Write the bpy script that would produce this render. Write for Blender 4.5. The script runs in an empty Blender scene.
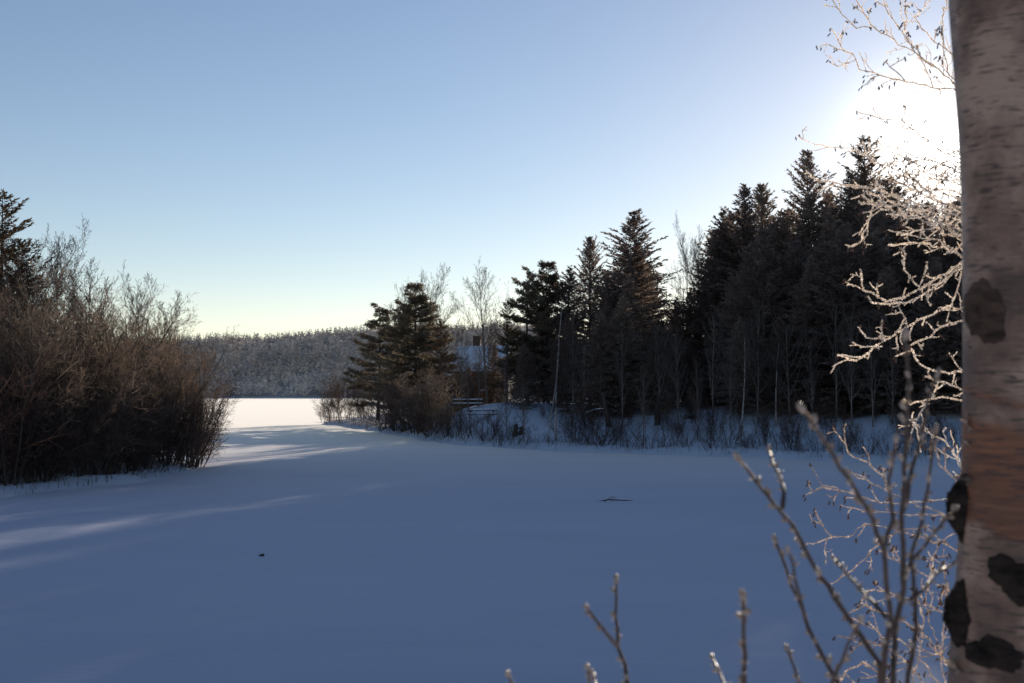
import bpy, math, random
import numpy as np
from mathutils import Vector, Quaternion

sc = bpy.context.scene
col = sc.collection
RS = np.random.RandomState
rnd = random.Random(7)
F_PX = 1100.0
CAMZ = 4.0
PITCH = math.atan(51.5 / F_PX)
UP = Vector((0, 0, 1))

# ------------------------------------------------------------------ camera maths (photo pixel -> place)
def ray(px, py):
    dx, dy = (px - 512) / F_PX, (341.5 - py) / F_PX
    c, s = math.cos(PITCH), math.sin(PITCH)
    return Vector((dx, c - dy * s, s + dy * c))
def at(px, py, Y):
    r = ray(px, py)
    return Vector((0, 0, CAMZ)) + r * (Y / r.y)
def on_ice(px, py):
    r = ray(px, py)
    return Vector((0, 0, CAMZ)) + r * (-CAMZ / r.z)
SUN = ray(937, 143).normalized()
SUN_EL = math.asin(SUN.z)
SUN_AZ = math.atan2(SUN.x, SUN.y)

# ------------------------------------------------------------------ node helpers
def new_mat(name):
    m = bpy.data.materials.new(name); m.use_nodes = True
    nt = m.node_tree
    for n in list(nt.nodes): nt.nodes.remove(n)
    out = nt.nodes.new('ShaderNodeOutputMaterial')
    return m, nt, out
def nd(nt, typ, **kw):
    n = nt.nodes.new(typ)
    for k, v in kw.items():
        if k in n.inputs: n.inputs[k].default_value = v
        else: setattr(n, k, v)
    return n
def ramp(nt, fac, stops):
    r = nt.nodes.new('ShaderNodeValToRGB')
    e = r.color_ramp.elements
    while len(e) < len(stops): e.new(0.5)
    for q, (p, c) in zip(e, stops):
        q.position = p; q.color = (c[0], c[1], c[2], 1)
    nt.links.new(fac, r.inputs['Fac'])
    return r.outputs['Color']
def noise(nt, vec, scale, detail=4, rough=0.55):
    n = nd(nt, 'ShaderNodeTexNoise', Scale=scale, Detail=detail, Roughness=rough)
    nt.links.new(vec, n.inputs['Vector'])
    return n.outputs['Fac']
def mixc(nt, fac, a, b, mode='MIX'):
    n = nt.nodes.new('ShaderNodeMix'); n.data_type = 'RGBA'; n.blend_type = mode
    if isinstance(fac, (int, float)): n.inputs[0].default_value = fac
    else: nt.links.new(fac, n.inputs[0])
    for i, v in ((6, a), (7, b)):
        if isinstance(v, (tuple, list)): n.inputs[i].default_value = (v[0], v[1], v[2], 1)
        else: nt.links.new(v, n.inputs[i])
    return n.outputs[2]
def math_n(nt, op, a, b=None, c=None):
    n = nt.nodes.new('ShaderNodeMath'); n.operation = op
    for i, v in enumerate((a, b, c)):
        if v is None: continue
        if isinstance(v, (int, float)): n.inputs[i].default_value = v
        else: nt.links.new(v, n.inputs[i])
    return n.outputs[0]

def mat_thin(name, dark, light, trans=0.35, scale=0.6, trans_tint=1.3, jitter=True):
    """thin things (twigs, needles, frost): diffuse + translucent, colour varied in space and per tree"""
    m, nt, out = new_mat(name)
    tc = nd(nt, 'ShaderNodeTexCoord')
    f = noise(nt, tc.outputs['Object'], scale, 3)
    c = ramp(nt, f, [(0.3, dark), (0.7, light)])
    if jitter:
        oi = nd(nt, 'ShaderNodeObjectInfo')
        hs = nd(nt, 'ShaderNodeHueSaturation')
        nt.links.new(math_n(nt, 'MULTIPLY_ADD', oi.outputs['Random'], 0.5, 0.75), hs.inputs['Value'])
        nt.links.new(math_n(nt, 'MULTIPLY_ADD', oi.outputs['Random'], 0.04, 0.48), hs.inputs['Hue'])
        nt.links.new(c, hs.inputs['Color']); c = hs.outputs['Color']
    d = nd(nt, 'ShaderNodeBsdfDiffuse'); nt.links.new(c, d.inputs['Color'])
    t = nd(nt, 'ShaderNodeBsdfTranslucent')
    g = nd(nt, 'ShaderNodeMix'); g.data_type = 'RGBA'; g.blend_type = 'MULTIPLY'; g.inputs[0].default_value = 1
    nt.links.new(c, g.inputs[6]); g.inputs[7].default_value = (trans_tint, trans_tint * .93, trans_tint * .85, 1)
    nt.links.new(g.outputs[2], t.inputs['Color'])
    mx = nd(nt, 'ShaderNodeMixShader'); mx.inputs[0].default_value = trans
    nt.links.new(d.outputs[0], mx.inputs[1]); nt.links.new(t.outputs[0], mx.inputs[2])
    nt.links.new(mx.outputs[0], out.inputs['Surface'])
    return m
def mat_solid(name, dark, light, scale=3.0, rough=0.8, stretch=(1, 1, 1), bump=0.0, spec=0.3):
    m, nt, out = new_mat(name)
    tc = nd(nt, 'ShaderNodeTexCoord')
    mp = nd(nt, 'ShaderNodeMapping'); mp.inputs['Scale'].default_value = stretch
    nt.links.new(tc.outputs['Object'], mp.inputs['Vector'])
    f = noise(nt, mp.outputs['Vector'], scale, 5)
    c = ramp(nt, f, [(0.3, dark), (0.7, light)])
    b = nd(nt, 'ShaderNodeBsdfPrincipled', Roughness=rough)
    b.inputs['Specular IOR Level'].default_value = spec
    nt.links.new(c, b.inputs['Base Color'])
    if bump:
        bp = nd(nt, 'ShaderNodeBump', Strength=bump, Distance=0.02)
        nt.links.new(f, bp.inputs['Height']); nt.links.new(bp.outputs[0], b.inputs['Normal'])
    nt.links.new(b.outputs[0], out.inputs['Surface'])
    return m

def mat_snow(name, ca, cb, sheen=0.0, litter=0.0, far=False):
    m, nt, out = new_mat(name)
    tc = nd(nt, 'ShaderNodeTexCoord')
    mp = nd(nt, 'ShaderNodeMapping'); mp.inputs['Scale'].default_value = (0.35, 1.0, 1.0)
    mp.inputs['Rotation'].default_value = (0, 0, math.radians(24))
    nt.links.new(tc.outputs['Object'], mp.inputs['Vector'])
    a = noise(nt, mp.outputs['Vector'], 0.12, 6, 0.6)
    b = noise(nt, mp.outputs['Vector'], 1.4, 5, 0.6)
    g = noise(nt, tc.outputs['Object'], 28.0, 3, 0.6)
    c = ramp(nt, a, [(0.32, ca), (0.68, cb)])
    if litter:
        l = noise(nt, tc.outputs['Object'], 2.2, 6, 0.7)
        fac = ramp(nt, l, [(0.60, (0, 0, 0)), (0.72, (litter,) * 3)])
        c = mixc(nt, fac, c, (0.10, 0.08, 0.07))
    if far:   # sunlight on the far ice painted into colour and sheen, growing with distance
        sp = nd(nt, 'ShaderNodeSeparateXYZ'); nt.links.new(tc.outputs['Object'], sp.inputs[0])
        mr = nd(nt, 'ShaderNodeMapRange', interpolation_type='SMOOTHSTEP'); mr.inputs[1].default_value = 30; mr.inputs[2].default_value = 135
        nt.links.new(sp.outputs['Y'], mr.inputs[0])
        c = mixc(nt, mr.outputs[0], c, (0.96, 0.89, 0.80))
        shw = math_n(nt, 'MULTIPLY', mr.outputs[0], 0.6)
    p = nd(nt, 'ShaderNodeBsdfPrincipled', Roughness=0.75)
    p.inputs['Sheen Weight'].default_value = 0.05
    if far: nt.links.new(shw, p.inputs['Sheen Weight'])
    p.inputs['Sheen Roughness'].default_value = 0.45; p.inputs['Sheen Tint'].default_value = (1.0, 0.93, 0.84, 1)
    p.inputs['Specular IOR Level'].default_value = 0.25
    nt.links.new(c, p.inputs['Base Color'])
    h = math_n(nt, 'MULTIPLY_ADD', a, 0.9, math_n(nt, 'MULTIPLY_ADD', b, 0.16, math_n(nt, 'MULTIPLY', g, 0.016)))
    bp = nd(nt, 'ShaderNodeBump', Strength=0.8, Distance=0.35)
    nt.links.new(h, bp.inputs['Height']); nt.links.new(bp.outputs[0], p.inputs['Normal'])
    gl = nd(nt, 'ShaderNodeBsdfGlossy', Roughness=0.62); gl.inputs['Color'].default_value = (0.95, 0.93, 0.90, 1)
    nt.links.new(bp.outputs[0], gl.inputs['Normal'])
    mx = nd(nt, 'ShaderNodeMixShader'); mx.inputs[0].default_value = sheen
    nt.links.new(p.outputs[0], mx.inputs[1]); nt.links.new(gl.outputs[0], mx.inputs[2])
    nt.links.new(mx.outputs[0], out.inputs['Surface'])
    return m

M = {}
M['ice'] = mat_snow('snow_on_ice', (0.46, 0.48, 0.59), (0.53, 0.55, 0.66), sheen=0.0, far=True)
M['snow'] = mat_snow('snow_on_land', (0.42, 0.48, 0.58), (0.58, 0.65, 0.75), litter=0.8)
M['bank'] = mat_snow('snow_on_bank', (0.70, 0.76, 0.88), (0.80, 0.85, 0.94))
M['snowcap'] = mat_solid('snow_cap', (0.70, 0.77, 0.88), (0.82, 0.87, 0.94), 4, 0.7)
M['needle'] = mat_thin('conifer_needles', (0.17, 0.138, 0.122), (0.32, 0.265, 0.235), 0.5, 0.5)
M['needle_frost'] = mat_thin('frosted_needles', (0.10, 0.085, 0.07), (0.30, 0.25, 0.20), 0.55, 0.7)
M['needle_pine'] = mat_thin('pine_needles', (0.095, 0.084, 0.068), (0.20, 0.172, 0.132), 0.42, 0.5)
M['needle_brown'] = mat_thin('rusty_needles', (0.06, 0.046, 0.032), (0.15, 0.11, 0.07), 0.35, 0.5)
M['bark'] = mat_solid('dark_bark', (0.035, 0.028, 0.024), (0.09, 0.072, 0.062), 3, 0.9, (6, 6, 1), 0.4)
M['bark_grey'] = mat_solid('grey_bark', (0.10, 0.085, 0.075), (0.22, 0.19, 0.17), 3, 0.9, (6, 6, 1), 0.4)
M['bark_white'] = mat_solid('white_bark', (0.20, 0.18, 0.17), (0.50, 0.47, 0.45), 2, 0.7, (1, 1, 5), 0.2)
M['twig'] = mat_thin('bare_twigs', (0.08, 0.064, 0.056), (0.19, 0.155, 0.135), 0.5, 0.4, 1.35)
M['twig_red'] = mat_thin('reddish_twigs', (0.085, 0.063, 0.054), (0.20, 0.15, 0.125), 0.5, 0.4, 1.35)
M['twig_grey'] = mat_thin('grey_twigs', (0.045, 0.037, 0.033), (0.11, 0.09, 0.08), 0.22, 0.4, 1.2)
M['twig_dark'] = mat_thin('dark_red_twigs', (0.045, 0.032, 0.028), (0.11, 0.075, 0.066), 0.3, 0.4, 1.2)
M['grass'] = mat_thin('dry_weeds', (0.05, 0.036, 0.03), (0.15, 0.105, 0.075), 0.4, 0.3, 1.3, False)
M['frost'] = mat_thin('hoar_frost', (0.80, 0.72, 0.64), (0.98, 0.94, 0.89), 0.82, 30, 1.02, False)
M['frost_dim'] = mat_thin('thin_frost', (0.24, 0.17, 0.135), (0.88, 0.76, 0.66), 0.75, 40, 1.05, False)
M['frost_stem'] = mat_thin('stem_frost', (0.10, 0.065, 0.048), (0.80, 0.68, 0.58), 0.7, 140, 1.1, False)
M['twig_near'] = mat_solid('near_twig_bark', (0.035, 0.020, 0.015), (0.11, 0.066, 0.048), 60, 0.5, (1, 1, 1), 0.2, 0.35)
M['bud'] = mat_solid('winter_bud', (0.20, 0.12, 0.085), (0.52, 0.39, 0.31), 80, 0.5, (1, 1, 1), 0.2, 0.5)
M['catkin'] = mat_solid('catkin_scales', (0.07, 0.036, 0.026), (0.20, 0.11, 0.075), 200, 0.7, (1, 1, 1), 0.3, 0.15)
M['rock'] = mat_solid('dark_rock', (0.03, 0.028, 0.027), (0.08, 0.075, 0.07), 4, 0.9, (1, 1, 1), 0.5)
M['wood'] = mat_solid('weathered_wood', (0.035, 0.028, 0.024), (0.085, 0.07, 0.06), 5, 0.85, (8, 1, 1), 0.3)
M['siding'] = mat_solid('house_siding', (0.05, 0.042, 0.038), (0.085, 0.072, 0.066), 3, 0.85, (1, 1, 9), 0.3)
M['brick'] = mat_solid('chimney_brick', (0.07, 0.04, 0.032), (0.14, 0.085, 0.07), 8, 0.9, (1, 1, 3), 0.3)
M['trim'] = mat_solid('pale_trim', (0.20, 0.19, 0.18), (0.3, 0.29, 0.28), 3, 0.6)
M['glass'] = mat_solid('window_glass', (0.02, 0.024, 0.03), (0.035, 0.04, 0.05), 1, 0.08, (1, 1, 1), 0, 0.8)
M['metal'] = mat_solid('galvanised_rail', (0.30, 0.30, 0.31), (0.45, 0.45, 0.46), 4, 0.45)
M['scar_soft'] = mat_solid('faded_scar', (0.028, 0.018, 0.014), (0.10, 0.062, 0.046), 22, 0.95, (1, 1, 2.5), 0.6, 0.15)
M['scar'] = mat_solid('bark_scar', (0.010, 0.008, 0.007), (0.050, 0.034, 0.027), 26, 0.95, (1, 1, 2.5), 0.9, 0.15)

def mat_hill():
    m, nt, out = new_mat('far_woods')
    at_ = nd(nt, 'ShaderNodeAttribute'); at_.attribute_name = 'tone'
    c = ramp(nt, at_.outputs['Fac'], [(0.0, (0.36, 0.36, 0.36)), (0.5, (0.74, 0.64, 0.56)), (1.0, (0.90, 0.79, 0.70))])  # frosty tones, paled further so the colour stands in for distance haze
    d = nd(nt, 'ShaderNodeBsdfDiffuse'); nt.links.new(c, d.inputs['Color'])
    t = nd(nt, 'ShaderNodeBsdfTranslucent'); nt.links.new(c, t.inputs['Color'])
    mx = nd(nt, 'ShaderNodeMixShader'); mx.inputs[0].default_value = 0.22
    nt.links.new(d.outputs[0], mx.inputs[1]); nt.links.new(t.outputs[0], mx.inputs[2])
    nt.links.new(mx.outputs[0], out.inputs['Surface'])
    return m
M['hill'] = mat_hill()
M['hill_floor'] = mat_solid('hill_floor', (0.34, 0.32, 0.31), (0.5, 0.48, 0.46), 0.03, 0.95)

def mat_birch():
    m, nt, out = new_mat('birch_bark')
    tc = nd(nt, 'ShaderNodeTexCoord'); ob = tc.outputs['Object']
    sep = nd(nt, 'ShaderNodeSeparateXYZ'); nt.links.new(ob, sep.inputs[0])
    big = noise(nt, ob, 7.0, 5, 0.6)
    papery = ramp(nt, big, [(0.33, (0.085, 0.042, 0.028)), (0.48, (0.20, 0.112, 0.077)), (0.62, (0.38, 0.245, 0.175))])
    # tan inner bark where the paper layer has peeled, with ragged slanting borders
    mp = nd(nt, 'ShaderNodeMapping'); mp.inputs['Scale'].default_value = (2.0, 2.0, 3.2)
    mp.inputs['Rotation'].default_value = (0.25, 0.35, 0)
    nt.links.new(ob, mp.inputs['Vector'])
    pe = noise(nt, mp.outputs['Vector'], 1.9, 6, 0.5)
    # height bands: photo rows 400-430 and 430-545 are peeled
    def band(lo, hi, soft=0.012):
        z = math_n(nt, 'ADD', math_n(nt, 'MULTIPLY_ADD', pe, 0.12, -0.06), math_n(nt, 'MULTIPLY_ADD', sep.outputs['X'], 0.35, sep.outputs['Z']))
        mr1 = nd(nt, 'ShaderNodeMapRange', interpolation_type='SMOOTHSTEP'); mr1.inputs[1].default_value = lo; mr1.inputs[2].default_value = lo + soft
        mr2 = nd(nt, 'ShaderNodeMapRange', interpolation_type='SMOOTHSTEP'); mr2.inputs[1].default_value = hi - soft; mr2.inputs[2].default_value = hi
        nt.links.new(z, mr1.inputs[0]); nt.links.new(z, mr2.inputs[0])
        return math_n(nt, 'SUBTRACT', mr1.outputs[0], mr2.outputs[0])
    b1 = band(1.445, 1.630, 0.014); b2 = band(1.660, 1.690, 0.018)
    peel = math_n(nt, 'MAXIMUM', b1, b2)
    streak_mp = nd(nt, 'ShaderNodeMapping'); streak_mp.inputs['Scale'].default_value = (6, 6, 90)
    nt.links.new(ob, streak_mp.inputs['Vector'])
    st = noise(nt, streak_mp.outputs['Vector'], 1.6, 4, 0.65)
    tan = ramp(nt, st, [(0.3, (0.10, 0.034, 0.015)), (0.7, (0.26, 0.095, 0.042))])
    c = mixc(nt, peel, papery, tan)
    # lenticels: short dark horizontal dashes
    lm = nd(nt, 'ShaderNodeMapping'); lm.inputs['Scale'].default_value = (16, 16, 150)
    nt.links.new(ob, lm.inputs['Vector'])
    le = noise(nt, lm.outputs['Vector'], 1.5, 2, 0.5)
    lf = ramp(nt, le, [(0.58, (0, 0, 0)), (0.64, (0.9, 0.9, 0.9))])
    c = mixc(nt, lf, c, (0.05, 0.03, 0.022))
    # grime
    gr = noise(nt, ob, 3.2, 6, 0.7)
    gf = ramp(nt, gr, [(0.52, (0, 0, 0)), (0.75, (0.7, 0.7, 0.7))])
    c = mixc(nt, gf, c, (0.085, 0.052, 0.04))
    p = nd(nt, 'ShaderNodeBsdfPrincipled', Roughness=0.55)
    nt.links.new(c, p.inputs['Base Color'])
    h = math_n(nt, 'ADD', math_n(nt, 'MULTIPLY', peel, -0.4), math_n(nt, 'MULTIPLY_ADD', st, 0.25, math_n(nt, 'MULTIPLY', le, 0.35)))
    bp = nd(nt, 'ShaderNodeBump', Strength=0.9, Distance=0.008)
    nt.links.new(h, bp.inputs['Height']); nt.links.new(bp.outputs[0], p.inputs['Normal'])
    nt.links.new(p.outputs[0], out.inputs['Surface'])
    return m
M['birch'] = mat_birch()

# ------------------------------------------------------------------ mesh helpers
class MB:
    """collects quads and triangles of ONE mesh"""
    def __init__(s):
        s.V = []; s.q = []; s.t = []; s.n = 0; s.tone = []
    def add(s, V, quads=None, tris=None, tone=0.5):
        V = np.asarray(V, float).reshape(-1, 3)
        s.V.append(V); s.tone.append(np.full(len(V), tone) if np.isscalar(tone) else tone)
        if quads is not None and len(quads): s.q.append(np.asarray(quads, int).reshape(-1, 4) + s.n)
        if tris is not None and len(tris): s.t.append(np.asarray(tris, int).reshape(-1, 3) + s.n)
        s.n += len(V)
    def tube(s, P, R, sides=5, cap=True):
        P = np.asarray([tuple(p) for p in P], float); R = np.asarray(R, float)
        n = len(P)
        T = np.gradient(P, axis=0); T /= (np.linalg.norm(T, axis=1, keepdims=True) + 1e-12)
        ref = np.array([0.31, 0.95, 0.05]) if abs(T[:, 2]).mean() > 0.7 else np.array([0.02, 0.1, 1.0])
        A = np.cross(T, ref); A /= (np.linalg.norm(A, axis=1, keepdims=True) + 1e-12)
        B = np.cross(T, A)
        a = np.arange(sides) * 2 * math.pi / sides
        V = P[:, None] + R[:, None, None] * (np.cos(a)[None, :, None] * A[:, None] + np.sin(a)[None, :, None] * B[:, None])
        i = np.arange(n - 1)[:, None] * sides; k = np.arange(sides)[None]; k2 = (k + 1) % sides
        Q = np.stack([i + k, i + k2, i + sides + k2, i + sides + k], -1).reshape(-1, 4)
        V = V.reshape(-1, 3); tr = None
        if cap:
            V = np.vstack([V, P[-1] + T[-1] * R[-1], P[0]])
            L = (n - 1) * sides; kk = np.arange(sides); k2 = (kk + 1) % sides
            tr = np.vstack([np.stack([L + kk, L + k2, np.full(sides, n * sides)], -1),
                            np.stack([k2, kk, np.full(sides, n * sides + 1)], -1)])
        s.add(V, Q, tr)
    def ribbon(s, P, W, side):
        P = np.asarray([tuple(p) for p in P], float); W = np.asarray(W, float)
        T = np.gradient(P, axis=0); T /= (np.linalg.norm(T, axis=1, keepdims=True) + 1e-12)
        S = np.cross(T, np.asarray(tuple(side), float)); S /= (np.linalg.norm(S, axis=1, keepdims=True) + 1e-9)
        n = len(P)
        V = np.concatenate([P - S * W[:, None], P + S * W[:, None]], 1).reshape(-1, 3)
        i = np.arange(n - 1) * 2
        s.add(V, np.stack([i, i + 1, i + 3, i + 2], -1))
    def blades(s, P, D, S, L, W):
        """diamond leaves: base P, direction D, side S (arrays)"""
        n = len(P)
        m = P + D * (L * 0.45)[:, None]
        V = np.stack([P, m - S * W[:, None], P + D * L[:, None], m + S * W[:, None]], 1).reshape(-1, 3)
        s.add(V, np.arange(n * 4).reshape(-1, 4))
    def box(s, c, d, rot=None, bev=0.0):
        c = Vector(c); hx, hy, hz = d[0] / 2, d[1] / 2, d[2] / 2
        b = min(bev, hx * .9, hy * .9, hz * .9)
        V = []
        if b <= 0:
            co = [(x * hx, y * hy, z * hz) for z in (-1, 1) for (x, y) in ((-1, -1), (1, -1), (1, 1), (-1, 1))]
            Q = [(3, 2, 1, 0), (4, 5, 6, 7)] + [(i, (i + 1) % 4, 4 + (i + 1) % 4, 4 + i) for i in range(4)]
        else:
            co = []; lv = [(-hz, b), (-hz + b, 0), (hz - b, 0), (hz, b)]
            for z, ins in lv:
                for (x, y) in ((-1, -1), (1, -1), (1, 1), (-1, 1)):
                    co.append((x * (hx - ins), y * (hy - ins), z))
            Q = [(3, 2, 1, 0), (12, 13, 14, 15)]
            for l in range(3):
                Q += [(l * 4 + i, l * 4 + (i + 1) % 4, l * 4 + 4 + (i + 1) % 4, l * 4 + 4 + i) for i in range(4)]
        for p in co:
            v = Vector(p)
            if rot is not None: v = rot @ v
            V.append(tuple(v + c))
        s.add(V, Q)
    def bar(s, a, b, w, h, bev=0.0):
        a, b = Vector(a), Vector(b); d = b - a
        q = d.to_track_quat('X', 'Z')
        s.box((a + b) / 2, (d.length, w, h), q, bev)
    def blob(s, c, r, axis=None, seed=0, rough=0.0, nu=8, nv=6):
        """ellipsoid with uneven surface; r = (rx, ry, rz), axis = direction of local z"""
        q = Vector(axis).to_track_quat('Z', 'Y') if axis is not None else Quaternion()
        g = random.Random(seed); V = []
        for j in range(1, nv):
            th = math.pi * j / nv
            for i in range(nu):
                ph = 2 * math.pi * i / nu
                k = 1 + rough * (g.random() * 2 - 1)
                V.append(tuple(q @ Vector((r[0] * math.sin(th) * math.cos(ph) * k, r[1] * math.sin(th) * math.sin(ph) * k, r[2] * math.cos(th) * k)) + Vector(c)))
        V.append(tuple(q @ Vector((0, 0, r[2])) + Vector(c))); V.append(tuple(q @ Vector((0, 0, -r[2])) + Vector(c)))
        Q = [(j * nu + i, (j + 1) * nu + i, (j + 1) * nu + (i + 1) % nu, j * nu + (i + 1) % nu) for j in range(nv - 2) for i in range(nu)]
        top, bot = len(V) - 2, len(V) - 1
        T = [(top, i, (i + 1) % nu) for i in range(nu)] + [(bot, (nv - 2) * nu + (i + 1) % nu, (nv - 2) * nu + i) for i in range(nu)]
        s.add(V, Q, T)
    def mesh(s, name, mat, smooth=False, tone=False):
        V = np.vstack(s.V).astype(np.float32)
        q = np.vstack(s.q) if s.q else np.zeros((0, 4), int)
        t = np.vstack(s.t) if s.t else np.zeros((0, 3), int)
        me = bpy.data.meshes.new(name)
        me.vertices.add(len(V)); me.vertices.foreach_set('co', V.ravel())
        nl = len(q) * 4 + len(t) * 3
        me.loops.add(nl); me.loops.foreach_set('vertex_index', np.concatenate([q.ravel(), t.ravel()]).astype(np.int32))
        me.polygons.add(len(q) + len(t))
        st = np.concatenate([np.arange(len(q)) * 4, len(q) * 4 + np.arange(len(t)) * 3]).astype(np.int32)
        me.polygons.foreach_set('loop_start', st)
        if smooth: me.polygons.foreach_set('use_smooth', np.ones(len(st), bool))
        me.update(calc_edges=True)
        if tone:
            a = me.attributes.new('tone', 'FLOAT', 'POINT')
            a.data.foreach_set('value', np.concatenate(s.tone).astype(np.float32))
        me.materials.append(mat)
        return me
    def obj(s, name, mat, parent=None, smooth=False, tone=False, label=None):
        o = bpy.data.objects.new(name, s.mesh(name, mat, smooth, tone)); col.objects.link(o)
        if parent is not None: o.parent = parent
        if label: o['label'] = label
        return o

def thing(name, label, cat, loc=(0, 0, 0), rz=0.0, group=None):
    o = bpy.data.objects.new(name, None); col.objects.link(o)
    o.empty_display_size = 0.3
    o.location = loc; o.rotation_euler = (0, 0, rz)
    o['label'] = label; o['category'] = cat
    if group: o['group'] = group
    return o
def tag(o, label, cat, group=None, kind=None):
    o['label'] = label; o['category'] = cat
    if group: o['group'] = group
    if kind: o['kind'] = kind
    return o
def struct(o):
    o['kind'] = 'structure'; return o
def dup(root):
    r = root.copy(); col.objects.link(r)
    for ch in list(root.children):
        c = ch.copy(); col.objects.link(c); c.parent = r
        for g in list(ch.children):
            d = g.copy(); col.objects.link(d); d.parent = c
    return r

# ------------------------------------------------------------------ the land
def smooth(a, b, x):
    t = np.clip((x - a) / (b - a), 0, 1); return t * t * (3 - 2 * t)
def vnoise(x, y, s, seed):
    """smooth value noise"""
    r = RS(seed); G = r.rand(64, 64)
    u, v = np.asarray(x, float) / s, np.asarray(y, float) / s
    i, j = np.floor(u).astype(int), np.floor(v).astype(int)
    fu, fv = u - i, v - j; fu = fu * fu * (3 - 2 * fu); fv = fv * fv * (3 - 2 * fv)
    g = lambda a, b: G[a % 64, b % 64]
    return (g(i, j) * (1 - fu) + g(i + 1, j) * fu) * (1 - fv) + (g(i, j + 1) * (1 - fu) + g(i + 1, j + 1) * fu) * fv
def poly_sd(x, y, P):
    """signed distance to polygon, positive inside"""
    x = np.asarray(x, float); y = np.asarray(y, float)
    d = np.full(x.shape, 1e9); ins = np.zeros(x.shape, bool)
    n = len(P)
    for k in range(n):
        ax, ay = P[k]; bx, by = P[(k + 1) % n]
        ex, ey = bx - ax, by - ay
        t = np.clip(((x - ax) * ex + (y - ay) * ey) / (ex * ex + ey * ey + 1e-12), 0, 1)
        d = np.minimum(d, np.hypot(x - ax - t * ex, y - ay - t * ey))
        c = ((ay > y) != (by > y))
        xi = ax + (y - ay) / (by - ay + 1e-12) * ex
        ins ^= c & (x < xi)
    return np.where(ins, d, -d)

SHORE_PX = [(322, 424), (345, 427), (372, 431), (400, 436), (440, 443.5), (500, 448.5), (560, 451.5), (620, 453), (700, 456.5), (760, 458), (860, 462), (960, 466), (1060, 469), (1180, 472)]
SHORE = [(on_ice(a, b).x, on_ice(a, b).y) for a, b in SHORE_PX]
RIGHT = SHORE + [(70, 50), (190, 40), (190, 285), (60, 285), (0, 264), (-12, 240), (-17, 205), (-21, 170)]
LEFT = [(-19.6, 40.0), (-17.6, 47), (-16.4, 53), (-16.2, 58), (-17.6, 62), (-20.5, 72), (-25, 82), (-32, 84), (-42, 76), (-60, 66), (-75, 40), (-60, 26), (-34, 30), (-24, 36)]
BANK = [(-90, -60), (90, -60), (90, 16), (14, 11), (4, 11.4), (-4, 10.8), (-16, 10), (-30, 9), (-90, 14)]

def h_right(x, y):
    d = poly_sd(x, y, RIGHT) + (vnoise(x, y, 2.3, 3) - .5) * 1.1
    base = 0.42 * smooth(0, 0.9, d) + 2.1 * smooth(0.5, 17, d) + 1.2 * smooth(15, 45, d)
    base = base + 2.3 * np.exp(-((x + 4.0) ** 2 / 60 + (y - 95) ** 2 / 120)) * smooth(0.3, 7, d)
    bump = (vnoise(x, y, 3.1, 1) - .5) * 0.5 + (vnoise(x, y, 1.1, 2) - .5) * 0.22
    return np.where(d > 0, base + bump * smooth(0.3, 3, d), np.maximum(d * 0.25, -0.4))
def h_left(x, y):
    d = poly_sd(x, y, LEFT) + (vnoise(x, y, 2.0, 5) - .5) * 1.2
    base = 0.30 * smooth(0, 1.0, d) + 0.7 * smooth(0.5, 9, d)
    bump = (vnoise(x, y, 2.4, 6) - .5) * 0.5 + (vnoise(x, y, 0.9, 7) - .5) * 0.2
    return np.where(d > 0, base + bump * smooth(0.3, 3, d), np.maximum(d * 0.25, -0.4))
def h_bank(x, y):
    d = poly_sd(x, y, BANK)
    base = 2.45 * (1 - np.exp(-np.maximum(d, 0) / 4.2)) / (1 - math.exp(-12 / 4.2))
    bump = (vnoise(x, y, 1.6, 8) - .5) * 0.25
    return np.where(d > 0, base + bump * smooth(0.3, 3, d), np.maximum(d * 0.25, -0.4))

def land(name, hf, poly, x0, x1, y0, y1, st, mat):
    xs = np.arange(x0, x1 + st, st); ys = np.arange(y0, y1 + st, st)
    X, Y = np.meshgrid(xs, ys)
    Z = hf(X, Y); D = poly_sd(X, Y, poly)
    nx, ny = len(xs), len(ys)
    idx = np.arange(nx * ny).reshape(ny, nx)
    keep = (np.maximum.reduce([D[:-1, :-1], D[1:, :-1], D[:-1, 1:], D[1:, 1:]]) > -2.2)
    Q = np.stack([idx[:-1, :-1], idx[:-1, 1:], idx[1:, 1:], idx[1:, :-1]], -1)[keep]
    used = np.unique(Q); remap = np.zeros(nx * ny, int); remap[used] = np.arange(len(used))
    mb = MB(); mb.add(np.stack([X.ravel(), Y.ravel(), Z.ravel()], -1)[used], remap[Q])
    return struct(mb.obj(name, mat, smooth=True))
land('wooded_shore', h_right, RIGHT, -30, 192, 38, 287, 0.75, M['snow'])
land('brushy_spit', h_left, LEFT, -77, -14, 24, 88, 0.5, M['snow'])
land('near_bank', h_bank, BANK, -92, 92, -62, 18, 1.0, M['bank'])

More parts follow.
